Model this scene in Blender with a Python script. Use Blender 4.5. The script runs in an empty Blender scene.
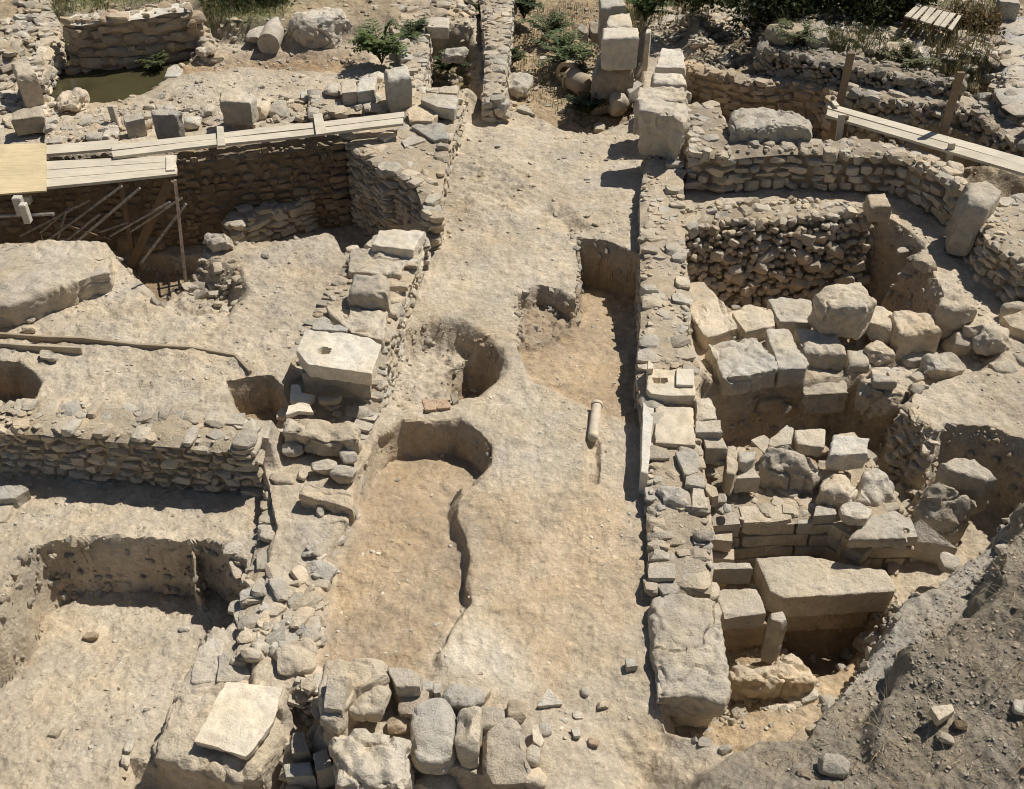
import bpy, math, random
import numpy as np
from mathutils import Vector, geometry as mgeo

# ------------------------------------------------------------------ camera
F_PX, CX, CY = 1080.0, 512.0, 394.5
PITCH, CAMH = math.radians(40.0), 7.0
CAM = np.array([0.0, 0.0, CAMH])
FWD = np.array([0.0, math.cos(PITCH), -math.sin(PITCH)])
UPV = np.array([0.0, math.sin(PITCH), math.cos(PITCH)])
SUN = np.array([0.53, 0.40, 1.0]); SUN = SUN / np.linalg.norm(SUN)

def ray(px, py):
    u, v = (px - CX) / F_PX, (CY - py) / F_PX
    return np.array([u, 0, 0]) + v * UPV + FWD

def P(px, py, z):
    """where the sight line through a photo pixel meets the level z"""
    d = ray(px, py)
    return CAM + d * ((z - CAMH) / d[2])

def PY(px, py, Y):
    d = ray(px, py)
    return CAM + d * (Y / d[1])

def depth_of(p):
    return float(np.dot(np.asarray(p) - CAM, FWD))

OFF = {1: (0, 0), 2: (250, 0), 3: (500, 0), 4: (764, 0), 5: (0, 190), 6: (250, 190), 7: (500, 190), 8: (764, 190),
       9: (0, 380), 10: (250, 380), 11: (500, 380), 12: (764, 380), 13: (0, 589), 14: (250, 589), 15: (500, 589), 16: (764, 589)}
def Z(r, pts):
    ox, oy = OFF[r]
    return [(ox + x / 3.938, oy + y / 3.94) for x, y in pts]
def ZB(r, x0, y0, x1, y1):
    (a, b), (c, d) = Z(r, [(x0, y0), (x1, y1)])
    return (a, b, c, d)

# ------------------------------------------------------------------ noise
def _hash(ix, iy, iz, seed):
    h = (ix.astype(np.uint32) * np.uint32(374761393) + iy.astype(np.uint32) * np.uint32(668265263)
         + iz.astype(np.uint32) * np.uint32(2147483647) + np.uint32((seed * 144665 + 977) & 0xffffffff))
    h = (h ^ (h >> np.uint32(13))) * np.uint32(1274126177)
    h = (h ^ (h >> np.uint32(16))) * np.uint32(2246822519)
    h = h ^ (h >> np.uint32(15))
    return h.astype(np.float64) / 4294967295.0 * 2 - 1

def vnoise(p, seed=0):
    p = np.asarray(p, float)
    i = np.floor(p).astype(np.int64)
    f = p - i
    u = f * f * (3 - 2 * f)
    r = 0
    for dx in (0, 1):
        wx = u[:, 0] if dx else 1 - u[:, 0]
        for dy in (0, 1):
            wy = u[:, 1] if dy else 1 - u[:, 1]
            for dz in (0, 1):
                wz = u[:, 2] if dz else 1 - u[:, 2]
                r = r + wx * wy * wz * _hash(i[:, 0] + dx, i[:, 1] + dy, i[:, 2] + dz, seed)
    return r

def fbm(p, seed=0, oct=3, gain=0.5):
    r, a = 0, 1.0
    for k in range(oct):
        r = r + a * vnoise(p * (2.03 ** k), seed + k * 17)
        a *= gain
    return r

def n2(x, y, f, seed, oct=3):
    return fbm(np.stack([x * f, y * f, np.full_like(x, seed * 3.71)], 1), seed, oct)

# ------------------------------------------------------------------ terrain as a function of x, y
def sdf(poly, x, y):
    """signed distance to a polygon, negative inside"""
    n = len(poly)
    d = np.full(x.shape, 1e9)
    inside = np.zeros(x.shape, bool)
    for i in range(n):
        ax, ay = poly[i]; bx, by = poly[(i + 1) % n]
        ex, ey = bx - ax, by - ay
        L = ex * ex + ey * ey + 1e-12
        t = np.clip(((x - ax) * ex + (y - ay) * ey) / L, 0, 1)
        d = np.minimum(d, (x - ax - t * ex) ** 2 + (y - ay - t * ey) ** 2)
        c = ((ay > y) != (by > y))
        with np.errstate(divide='ignore', invalid='ignore'):
            xi = ax + (y - ay) / (by - ay if by != ay else 1e-12) * ex
        inside ^= c & (x < xi)
    d = np.sqrt(d)
    return np.where(inside, -d, d)

LAYERS = []
def layer(pts, zr, target, w=0.1, wig=0.05, tint=None, rough=0.0, add=False, tw=None):
    """pts: photo pixels traced at level zr; target: level inside, or (y_px_a, z_a, y_px_b, z_b) for a slope"""
    poly = [tuple(P(px, py, zr)[:2]) for px, py in pts]
    if isinstance(target, tuple):
        kn = sorted((P(512, target[q], zr)[1], target[q + 1]) for q in range(0, len(target), 2))
        ky, kz = [a for a, _ in kn], [b for _, b in kn]
        tf = lambda x, y, s: np.interp(y, ky, kz)
    elif callable(target):
        tf = target
    else:
        tf = lambda x, y, s: target
    xs = [p[0] for p in poly]; ys = [p[1] for p in poly]
    LAYERS.append(dict(poly=poly, bb=(min(xs), max(xs), min(ys), max(ys)), tf=tf, w=w, wig=wig, tint=tint, rough=rough, add=add, tw=tw or w))

DIRT = (0.482, 0.409, 0.308)
def hfun(x, y, want_tint=False):
    x = np.asarray(x, float); y = np.asarray(y, float)
    h = np.zeros(x.shape)
    col = np.tile(np.array(DIRT), (len(x), 1)) if want_tint else None
    rgh = np.zeros(x.shape)
    for k, L in enumerate(LAYERS):
        m = 0.25 + max(L['w'], L['tw']) + L['wig'] * 3
        x0, x1, y0, y1 = L['bb']
        idx = np.nonzero((x > x0 - m) & (x < x1 + m) & (y > y0 - m) & (y < y1 + m))[0]
        if not len(idx):
            continue
        xx, yy = x[idx], y[idx]
        s = sdf(L['poly'], xx, yy)
        if L['wig']:
            s = s + L['wig'] * n2(xx, yy, 2.2, 31 + k, 3) + L['wig'] * 0.13 * n2(xx, yy, 9.0, 77 + k, 2)
        t = np.clip(0.5 - s / L['w'], 0, 1)
        t = t * t * (3 - 2 * t)
        tgt = L['tf'](xx, yy, s)
        if L['add']:
            h[idx] = h[idx] + t * tgt
        else:
            h[idx] = h[idx] * (1 - t) + t * tgt
        rgh[idx] = rgh[idx] * (1 - t) + t * L['rough']
        if want_tint and L['tint'] is not None:
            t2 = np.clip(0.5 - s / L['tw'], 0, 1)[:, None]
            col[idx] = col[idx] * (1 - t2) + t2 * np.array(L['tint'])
    h = h + 0.028 * n2(x, y, 0.9, 5, 3) + 0.018 * n2(x, y, 4.1, 6, 3)
    fine = n2(x, y, 13.0, 8, 3)
    h = h + (0.0095 + 0.03 * rgh) * fine + 0.04 * rgh * n2(x, y, 5.0, 9, 2)
    return (h, col) if want_tint else h

def G(px, py, n=500):
    """first meeting of a sight line with the terrain"""
    d = ray(px, py)
    t0, t1 = (1.6 - CAMH) / d[2], (-2.0 - CAMH) / d[2]
    ts = np.linspace(t0, t1, n)
    pts = CAM + ts[:, None] * d
    hh = hfun(pts[:, 0], pts[:, 1])
    b = np.nonzero(pts[:, 2] <= hh)[0]
    i = b[0] if len(b) else n - 1
    p = pts[i].copy(); p[2] = hh[i]
    return p

def gz(x, y):
    return float(hfun(np.array([x]), np.array([y]))[0])

# ------------------------------------------------------------------ mesh building
COL = bpy.context.scene.collection
class MB:
    def __init__(self):
        self.v, self.q, self.t, self.c, self.n = [], [], [], [], 0
    def add(self, v, q=None, t=None, col=(0.4, 0.33, 0.24)):
        v = np.asarray(v, float)
        self.v.append(v)
        if q is not None and len(q): self.q.append(np.asarray(q) + self.n)
        if t is not None and len(t): self.t.append(np.asarray(t) + self.n)
        c = np.asarray(col, float)
        self.c.append(np.tile(c, (len(v), 1)) if c.ndim == 1 else c)
        self.n += len(v)
    def build(self, name, mat, parent=None, origin=None, smooth=True, sharp=0.6):
        V = np.concatenate(self.v); C = np.concatenate(self.c)
        if origin is None:
            origin = np.array([V[:, 0].mean(), V[:, 1].mean(), V[:, 2].min()])
        origin = np.asarray(origin, float)
        V = V - origin
        q = np.concatenate(self.q) if self.q else np.zeros((0, 4), int)
        t = np.concatenate(self.t) if self.t else np.zeros((0, 3), int)
        me = bpy.data.meshes.new(name)
        me.vertices.add(len(V)); me.vertices.foreach_set('co', V.astype(np.float32).ravel())
        loops = np.concatenate([q.ravel(), t.ravel()]).astype(np.int32)
        me.loops.add(len(loops)); me.loops.foreach_set('vertex_index', loops)
        nf = len(q) + len(t)
        me.polygons.add(nf)
        st = np.concatenate([np.arange(len(q)) * 4, len(q) * 4 + np.arange(len(t)) * 3]).astype(np.int32)
        me.polygons.foreach_set('loop_start', st)
        me.polygons.foreach_set('use_smooth', np.full(nf, smooth))
        a = me.color_attributes.new('tint', 'FLOAT_COLOR', 'POINT')
        a.data.foreach_set('color', np.concatenate([C, np.ones((len(C), 1))], 1).astype(np.float32).ravel())
        me.update(calc_edges=True); me.validate()
        if smooth: me.set_sharp_from_angle(angle=sharp)
        me.materials.append(mat)
        o = bpy.data.objects.new(name, me); COL.objects.link(o)
        if parent is not None:
            o.parent = parent
            o.location = Vector(origin) - parent.location
        else:
            o.location = origin
        return o

def tag(o, label, cat, group=None, kind='thing'):
    o['label'] = label; o['category'] = cat; o['kind'] = kind
    if group: o['group'] = group
    return o

def empty(name, loc, label, cat, group=None):
    o = bpy.data.objects.new(name, None); COL.objects.link(o); o.location = Vector(loc)
    o.empty_display_size = 0.2
    return tag(o, label, cat, group)

_grids = {}
def cubegrid(n):
    if n in _grids: return _grids[n]
    idx, V, Q = {}, [], []
    def vid(p):
        if p not in idx:
            idx[p] = len(V); V.append(p)
        return idx[p]
    for ax in range(3):
        a, b = [(1, 2), (2, 0), (0, 1)][ax]
        for side in (0, n):
            for i in range(n):
                for j in range(n):
                    c = []
                    for (di, dj) in ((0, 0), (1, 0), (1, 1), (0, 1)):
                        p = [0, 0, 0]; p[ax] = side; p[a] = i + di; p[b] = j + dj
                        c.append(vid(tuple(p)))
                    Q.append(c if side == n else c[::-1])
    V = np.array(V, float) / n * 2 - 1
    _grids[n] = (V, np.array(Q))
    return _grids[n]

def vnormals(V, Q):
    a, b, c, d = V[Q[:, 0]], V[Q[:, 1]], V[Q[:, 2]], V[Q[:, 3]]
    fn = np.cross(c - a, d - b)
    N = np.zeros_like(V)
    for k in range(4): np.add.at(N, Q[:, k], fn)
    return N / (np.linalg.norm(N, axis=1, keepdims=True) + 1e-12)

def clip(V, planes):
    for nrm, d in planes:
        s = V @ nrm - d
        m = s > 0
        V[m] -= s[m][:, None] * nrm
    return V

def rnd_planes(rs, k, lo, hi, flat=0.0):
    out = []
    for _ in range(k):
        n = rs.normal(size=3); n[2] *= (1 - flat); n /= np.linalg.norm(n)
        out.append((n, rs.uniform(lo, hi) * (abs(n[0]) + abs(n[1]) + abs(n[2])) ** 0.6))
    return out

def roughen(V, Q, size, r, seed, off):
    N = vnormals(V, Q)
    W = V + off
    s = max(size, 0.12)
    big = len(V) > 4200
    hi = fbm(W * 11.0, seed + 5, 3 if big else 2, 0.55)
    crack = np.maximum(0, 0.10 - np.abs(fbm(W * (3.2 if s > .3 else 6.0), seed + 21, 2, 0.5))) / 0.10
    hi = hi - crack * (1.5 if big else 0.7) * (r >= 1)
    pit = np.maximum(0, fbm(W * 12.0, seed + 9, 2, 0.5) - 0.2)
    d = (0.03 * s * fbm(W * (2.2 / s), seed, 2) + (0.012 * hi - 0.02 * pit) * min(1, s * 2.5)) * r
    return V + N * d[:, None]

# library of small wall stones
LIB = []
def make_lib():
    rs = np.random.RandomState(4)
    for k in range(48):
        V, Q = cubegrid(4)
        V = V.copy()
        q = rs.uniform(5, 16.0)
        V /= (np.sum(np.abs(V) ** q, 1) ** (1 / q))[:, None]
        V = clip(V, rnd_planes(rs, 11, 0.60, 0.95))
        V += vnormals(V, Q) * (0.09 * vnoise(V * 1.6 + k * 7.3, k) + 0.05 * vnoise(V * 4 + k * 3.3, k + 50))[:, None]
        V /= np.abs(V).max(0)
        LIB.append((V, Q))
make_lib()
LIB2 = []
for k in range(16):
    rs_ = np.random.RandomState(100 + k)
    V_, Q_ = cubegrid(2)
    V_ = V_ / (np.sum(np.abs(V_) ** 3.5, 1) ** (1 / 3.5))[:, None]
    V_ = clip(V_.copy(), rnd_planes(rs_, 5, 0.55, 0.9))
    LIB2.append((V_, Q_))

LIBSQ = []
for k in range(20):
    rs_ = np.random.RandomState(300 + k)
    V_, Q_ = cubegrid(5)
    V_ = V_ / (np.sum(np.abs(V_) ** 18.0, 1) ** (1 / 18.0))[:, None]
    V_ = clip(V_.copy(), [(n_ / np.linalg.norm(n_), np.abs(n_ / np.linalg.norm(n_)).sum() * rs_.uniform(.82, .95)) for n_ in np.sign(rs_.uniform(-1, 1, (4, 3))) * rs_.uniform(.3, 1, (4, 3))])
    V_ = V_ + vnormals(V_, Q_) * (0.05 * vnoise(V_ * 3 + k * 3.3, k))[:, None]
    LIBSQ.append((V_ / np.abs(V_).max(0), Q_))

def rot(yaw, pitch=0, roll=0):
    cy, sy, cp, sp, cr, sr = math.cos(yaw), math.sin(yaw), math.cos(pitch), math.sin(pitch), math.cos(roll), math.sin(roll)
    Rz = np.array([[cy, -sy, 0], [sy, cy, 0], [0, 0, 1]])
    Ry = np.array([[cp, 0, sp], [0, 1, 0], [-sp, 0, cp]])
    Rx = np.array([[1, 0, 0], [0, cr, -sr], [0, sr, cr]])
    return Rz @ Ry @ Rx

BASE = np.array([0.525, 0.455, 0.352])
PALE = np.array([0.60, 0.535, 0.43])
GREY = np.array([0.46, 0.402, 0.318])
BROWN = np.array([0.42, 0.33, 0.23])
def stint(rs, base=BASE, v=0.16):
    k = 1 + rs.uniform(-v, v)
    w = rs.uniform(-0.05, 0.05)
    c = np.asarray(base) * k * np.array([1 + w, 1, 1 - w * 1.3])
    return np.maximum(c * min(1.0, 0.74 / c.max()), 0.03)

def put_stone(mb, rs, c, half, R, col, lib=LIB):
    V, Q = lib[rs.randint(len(lib))]
    f = np.sign(rs.uniform(-1, 1, 3))
    if f.prod() < 0: f[0] = -f[0]
    mb.add((V * f * half) @ R.T + c, Q, col=col)

def ccw(poly):
    a = sum(poly[i][0] * poly[(i + 1) % len(poly)][1] - poly[(i + 1) % len(poly)][0] * poly[i][1] for i in range(len(poly)))
    return poly if a > 0 else poly[::-1]

def plane_of(pts):
    A = np.c_[pts[:, 0], pts[:, 1], np.ones(len(pts))]
    if np.ptp(pts[:, 2]) < 1e-6: return np.array([0, 0, pts[0, 2]])
    return np.linalg.lstsq(A, pts[:, 2], rcond=None)[0]

def inside_mask(poly, x, y, margin=0.0):
    return sdf(poly, np.asarray(x, float), np.asarray(y, float)) < -margin

def poly_area(poly):
    return abs(sum(poly[i][0] * poly[(i + 1) % len(poly)][1] - poly[(i + 1) % len(poly)][0] * poly[i][1] for i in range(len(poly)))) / 2

def rubble_wall(label, pts, zt, zb, seed, course=0.11, slen=0.2, top=0.2, base=BASE, mortar=(0.47, 0.385, 0.275), proud=0.035,
                batter=0.0, gap=0.12, name='rubble_wall', cat='wall', group=None, topflat=0.35, topdens=1.0, var=0.17, edges=None, square=False, keep=None, topmortar=None, loose=False, sink=(0.4, 0.95)):
    rs = np.random.RandomState(seed)
    zs = list(zt) if isinstance(zt, (list, tuple)) else [zt] * len(pts)
    W = np.array([P(px, py, z) for (px, py), z in zip(pts, zs)])
    pl = plane_of(W)
    poly = ccw([tuple(w[:2]) for w in W])
    ztop = lambda x, y: pl[0] * x + pl[1] * y + pl[2]
    if len(set(zs)) > 1:
        od = np.argsort(W[:, 1]); ys_, zz_ = W[od, 1], W[od, 2]
        ztop = lambda x, y: np.interp(y, ys_, zz_)
    mb = MB()
    mcol = np.array(mortar)
    # mortar core: boundary points, sides, top
    step = 0.09
    bp = []
    for i in range(len(poly)):
        a, b = np.array(poly[i]), np.array(poly[(i + 1) % len(poly)])
        m = max(1, int(np.linalg.norm(b - a) / step))
        for j in range(m): bp.append(a + (b - a) * j / m)
    bp = np.array(bp)
    x0, y0 = bp.min(0); x1, y1 = bp.max(0)
    gx, gy = np.meshgrid(np.arange(x0, x1, step), np.arange(y0, y1, step))
    gx = gx.ravel() + rs.uniform(-.02, .02, gx.size); gy = gy.ravel() + rs.uniform(-.02, .02, gy.size)
    mk = inside_mask(poly, gx, gy, 0.05)
    pts2 = [Vector((p[0], p[1])) for p in bp] + [Vector((a, b)) for a, b in zip(gx[mk], gy[mk])]
    nb = len(bp)
    r = mgeo.delaunay_2d_cdt(pts2, [(i, (i + 1) % nb) for i in range(nb)], [], 1, 1e-4)
    v2 = np.array([(p.x, p.y) for p in r[0]])
    tz = ztop(v2[:, 0], v2[:, 1]) - 0.005 + 0.02 * n2(v2[:, 0], v2[:, 1], 5.0, seed, 2)
    tt = [tuple(f) for f in r[2] if len(f) == 3]
    tz = tz - 0.045 * np.clip(1 - np.abs(sdf(poly, v2[:, 0], v2[:, 1])) / 0.07, 0, 1)
    mb.add(np.c_[v2, tz], t=tt, col=mcol * 1.0 + 0.35 * (np.array(DIRT) * 1.02 - mcol) if topmortar is None else np.array(topmortar))
    nrow = 6
    zt_b = ztop(bp[:, 0], bp[:, 1]) - 0.05 + 0.02 * n2(bp[:, 0], bp[:, 1], 5.0, seed, 2)
    tg = np.roll(bp, -1, 0) - np.roll(bp, 1, 0); tg /= np.linalg.norm(tg, axis=1, keepdims=True) + 1e-9
    bn = np.stack([tg[:, 1], -tg[:, 0]], 1)
    rows = []
    for k in range(nrow + 1):
        f = k / nrow
        z = zt_b * (1 - f) + zb * f
        q = np.c_[bp - bn * (0.06 if k else 0.045) + bn * (batter * np.maximum(0, zt_b - z))[:, None], z]
        q[:, 0] += 0.02 * vnoise(q * 7, seed + 3) * (k > 0); q[:, 1] += 0.02 * vnoise(q * 7, seed + 4) * (k > 0)
        rows.append(q)
    sv = np.concatenate(rows)
    sq = []
    for k in range(nrow):
        for i in range(nb):
            j = (i + 1) % nb
            sq.append((k * nb + i, (k + 1) * nb + i, (k + 1) * nb + j, k * nb + j))
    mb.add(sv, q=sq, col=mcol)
    # stones of the faces
    for i in range(len(poly)):
        if edges is not None and i not in edges: pass
        a, b = np.array(poly[i]), np.array(poly[(i + 1) % len(poly)])
        L = np.linalg.norm(b - a)
        if L < 0.12: continue
        t = (b - a) / L; nrm = np.array([t[1], -t[0]]); yaw = math.atan2(t[1], t[0])
        zmax = max(ztop(*a), ztop(*b))
        z = zb
        if loose:
            hgt = zmax - zb; got = []
            for _ in range(int(L * hgt / (slen * slen) * 60)):
                m, zz = rs.uniform(0, L), rs.uniform(zb, zmax)
                sz = slen * rs.choice([0.3, 0.4, 0.5, 0.65, 0.85])
                if any((m - a_) ** 2 + (zz - b_) ** 2 < (0.36 * (sz + c_)) ** 2 for a_, b_, c_ in got): continue
                got.append((m, zz, sz))
                p = a + t * m + nrm * (proud * rs.uniform(-.6, 1.0) - sz * .25 + batter * (zmax - zz))
                put_stone(mb, rs, np.array([*p, zz]), sz * np.array([rs.uniform(.5, .72), rs.uniform(.4, .6), rs.uniform(.36, .52)]),
                          rot(yaw + rs.normal(0, .5), rs.normal(0, .3), rs.normal(0, .3)), stint(rs, base, var))
            continue
        while z < zmax - 0.02:
            hc = course * rs.uniform(0.7, 1.35)
            s = rs.uniform(-0.1, 0)
            while s < L:
                ln = slen * (rs.uniform(0.5, 1.6) if not square else rs.uniform(0.8, 1.9))
                hh = hc * (rs.uniform(0.75, 1.12) if not square else rs.uniform(0.93, 1.0))
                m = min(max(s + ln / 2, 0.02), L - 0.02)
                p = a + t * m
                if z + hh < ztop(*p) + 0.03 + rs.uniform(-0.01, 0.05):
                    dep = rs.uniform(0.09, 0.13)
                    out = proud * rs.uniform(0.2, 1.1) - dep + batter * (zmax - z)
                    c = np.array([*(p + nrm * out), z + hh / 2])
                    jit = 0.065 if not square else 0.03
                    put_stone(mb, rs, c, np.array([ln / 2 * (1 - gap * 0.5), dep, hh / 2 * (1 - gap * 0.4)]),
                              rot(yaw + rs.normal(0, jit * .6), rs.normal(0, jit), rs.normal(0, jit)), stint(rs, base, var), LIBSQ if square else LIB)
                s += ln
            z += hc
    # stones of the top
    if top:
        A = poly_area(poly)
        want = int(A / (top * top * 0.30) * topdens)
        got = []
        for _ in range(want * 12):
            if len(got) >= want: break
            x, y = rs.uniform(x0, x1), rs.uniform(y0, y1)
            sz = top * rs.choice([0.22, 0.3, 0.4, 0.55, 0.75, 1.1])
            if any((x - g[0]) ** 2 + (y - g[1]) ** 2 < (0.40 * (sz + g[2])) ** 2 for g in got): continue
            if not inside_mask(poly, [x], [y], sz * 0.3)[0]: continue
            got.append((x, y, sz))
        for x, y, sz in got:
            hz = sz * topflat * rs.uniform(0.7, 1.3)
            c = np.array([x, y, ztop(x, y) - hz * rs.uniform(*sink)])
            put_stone(mb, rs, c, np.array([sz * 0.52 * rs.uniform(0.8, 1.25), sz * 0.5 * rs.uniform(0.7, 1.0), hz]),
                      rot(rs.uniform(0, 6.3), rs.normal(0, 0.13), rs.normal(0, 0.13)), stint(rs, base * 0.68 + 0.34 * np.array(DIRT), var * .6))
    o = mb.build(name, M['stone'], sharp=0.4)
    return tag(o, label, cat, group)

def prism(poly, zt_fn, h, n, q, rs, taper=1.0, shift=(0, 0), chips=4, rough=1.0, seed=0, dents=(), chip_lo=1.1):
    """rounded, chipped block whose top follows a star-shaped outline"""
    poly = np.array(ccw(poly)); c = poly.mean(0)
    V, Q = cubegrid(n)
    V = V.copy()
    # squeeze the grid towards the edges so they stay crisp
    V = np.sign(V) * (1 - (1 - np.abs(V)) ** 1.35)
    rho = np.maximum(np.abs(V[:, 0]), np.abs(V[:, 1])); zz = V[:, 2].copy()
    th = np.arctan2(V[:, 1], V[:, 0])
    nn = (rho ** q + np.abs(zz) ** q) ** (1 / q)
    mx = np.maximum(rho, np.abs(zz))
    rho = rho / nn * mx; zz = zz / nn * mx
    # corner aligned angles: turn the four grid corners to the outline's sharpest corners
    R = np.full(len(V), 1e9)
    if len(poly) == 4:
        e = poly - c
        ang = np.unwrap(np.arctan2(e[:, 1], e[:, 0]))
        k0 = 0
        tq = np.mod(th + 3 * math.pi / 4, 2 * math.pi) / (math.pi / 2)
        i = np.minimum(tq.astype(int), 3); f = tq - i
        # straight interpolation between the two corners in square space
        tt = 0.5 + 0.5 * np.tan((f - 0.5) * math.pi / 2)
        A = poly[i]; B = poly[(i + 1) % 4]
        edge = A + (B - A) * tt[:, None] - c
        xy = edge * rho[:, None]
    else:
        d = np.stack([np.cos(th), np.sin(th)], 1)
        for i in range(len(poly)):
            a, b = poly[i] - c, poly[(i + 1) % len(poly)] - c
            e = b - a
            den = d[:, 0] * e[1] - d[:, 1] * e[0]
            with np.errstate(divide='ignore', invalid='ignore'):
                t = (a[0] * e[1] - a[1] * e[0]) / den
                s = (a[0] * d[:, 1] - a[1] * d[:, 0]) / den
            ok = (np.abs(den) > 1e-9) & (t > 0) & (s >= -1e-4) & (s <= 1 + 1e-4)
            R = np.where(ok, np.minimum(R, t), R)
        R = np.where(R > 1e8, 0.3, R)
        xy = d * (rho * R)[:, None]
    f = (1 - zz) / 2                                     # 0 top .. 1 bottom
    sc = 1 + (taper - 1) * f
    xy = xy * sc[:, None] + np.array(shift) * f[:, None]
    X = c[0] + xy[:, 0]; Y = c[1] + xy[:, 1]
    zt = zt_fn(X, Y)
    W = np.stack([X, Y, zt - h * f], 1)
    size = math.sqrt(poly_area([tuple(p) for p in poly]))
    ext = np.ptp(W, axis=0) / 2
    mid = (W.max(0) + W.min(0)) / 2
    # chips: planes that cut corners and edges, in the block's unit space
    U = (W - mid) / ext
    pls = []
    for _ in range(chips):
        s = np.sign(rs.uniform(-1, 1, 3)) * rs.uniform(0.3, 1, 3)
        s[rs.randint(3)] *= rs.choice([0.15, 1.0])
        nrm = s / np.linalg.norm(s)
        reach = np.abs(nrm).sum()
        pls.append((nrm, reach * rs.uniform(0.80, 0.95) if chip_lo is None else reach * rs.uniform(0.84, 0.975)))
    U = clip(U, pls)
    W = U * ext + mid
    W = roughen(W, Q, size, rough, seed, np.array([seed * 1.37, 0, 0]))
    for d_ in dents:
        dx, dy, dp = d_[0], d_[1], d_[-1]
        if len(d_) == 5: dd = np.maximum(np.abs(W[:, 0] - dx) / d_[2], np.abs(W[:, 1] - dy) / d_[3])
        else: dd = np.hypot(W[:, 0] - dx, W[:, 1] - dy) / d_[2]
        m = (dd < 1) & (f < 0.2)
        W[m, 2] -= dp
    return W, Q, f

SEED = [100]
def nextseed():
    SEED[0] += 1
    return SEED[0]

def B(label, pts, zt, h=None, cat='stone block', name='stone_block', n=8, q=22, rough=1.0, tint=None, taper=0.97, shift=(0, 0),
      chips=6, group=None, zb=None, mat='stone', dents=(), var=0.1):
    """a block: photo outline of its top face at level(s) zt, and its height"""
    sd = nextseed(); rs = np.random.RandomState(sd)
    zs = list(zt) if isinstance(zt, (list, tuple)) else [zt] * len(pts)
    W = np.array([P(px, py, z) for (px, py), z in zip(pts, zs)])
    ext = max(max(p[0] for p in pts) - min(p[0] for p in pts), max(p[1] for p in pts) - min(p[1] for p in pts))
    n = max(n, int(min(62, max(8, ext / 1.9))))
    pl = plane_of(W)
    fn = lambda x, y: pl[0] * x + pl[1] * y + pl[2]
    if h is None: h = float(np.mean(zs)) - zb
    dn = [(*P(d_[0], d_[1], float(np.mean(zs)))[:2], *d_[2:]) for d_ in dents]
    V, Q, f = prism([tuple(w[:2]) for w in W], fn, h, n, q, rs, taper, shift, chips, rough, sd, dn)
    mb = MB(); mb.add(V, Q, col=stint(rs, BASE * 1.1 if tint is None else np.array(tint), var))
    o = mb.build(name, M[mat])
    return tag(o, label, cat, group)

def S(label, bb, zb=None, dr=0.8, q=3.4, planes=12, lo=0.58, hi=0.92, n=10, rough=1.0, tint=None, group=None, cat='stone', name='stone',
      yaw=None, minh=0.35, sink=0.12, var=0.12, mat='stone', hr=0.5):
    """a loose stone filling a photo box"""
    sd = nextseed(); rs = np.random.RandomState(sd)
    x0, y0, x1, y1 = bb
    cx, cy = (x0 + x1) / 2, (y0 + y1) / 2
    n = max(n, int(min(52, max(7, (x1 - x0) / 1.9))))
    if zb is None: zb = G(cx, y1 - 0.3 * (y1 - y0))[2]
    p0 = P(cx, y1, zb); k = F_PX / depth_of(p0)
    w = (x1 - x0) / k; d = w * dr
    an = PITCH + math.atan((cy - CY) / F_PX)
    vis = (y1 - y0) / k / 0.88
    h = hr * w
    d = min(max((vis - h * math.cos(an)) / math.sin(an), dr * 0.7 * w), 1.7 * w)
    h = max((vis - d * math.sin(an)) / math.cos(an), minh * w)
    c = P(cx, cy, zb + h / 2 * 0.9)
    V, Q = cubegrid(n); V = V.copy()
    V /= (np.sum(np.abs(V) ** q, 1) ** (1 / q))[:, None]
    V = clip(V, rnd_planes(rs, planes, lo, hi))
    V /= np.abs(V).max(0)
    R = rot(rs.uniform(-.3, .3) if yaw is None else yaw, rs.normal(0, .06), rs.normal(0, .06))
    V = (V * np.array([w / 2, d / 2, h / 2 * (1 + sink)])) @ R.T
    V = roughen(V, Q, (w + d) / 2, rough, sd, np.array([sd * 1.7, 0, 0]))
    V = V + c - np.array([0, 0, h / 2 * sink])
    mb = MB(); mb.add(V, Q, col=stint(rs, BASE * 1.08 if tint is None else np.array(tint), var))
    o = mb.build(name, M[mat])
    return tag(o, label, cat, group)

def tube(mb, p0, p1, r, r1=None, seg=10, col=(0.2, 0.15, 0.1), caps=True):
    p0, p1 = np.asarray(p0, float), np.asarray(p1, float)
    d = p1 - p0; L = np.linalg.norm(d); d = d / L
    a = np.cross(d, [0, 0, 1.0]); 
    if np.linalg.norm(a) < 1e-3: a = np.array([1.0, 0, 0])
    a /= np.linalg.norm(a); b = np.cross(d, a)
    r1 = r if r1 is None else r1
    th = np.arange(seg) / seg * 2 * math.pi
    ring = np.cos(th)[:, None] * a + np.sin(th)[:, None] * b
    V = np.concatenate([p0 + ring * r, p1 + ring * r1, [p0], [p1]])
    Q = [(i, (i + 1) % seg, seg + (i + 1) % seg, seg + i) for i in range(seg)]
    T = []
    if caps:
        T = [((i + 1) % seg, i, 2 * seg) for i in range(seg)] + [(seg + i, seg + (i + 1) % seg, 2 * seg + 1) for i in range(seg)]
    mb.add(V, Q, T, col)

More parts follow.
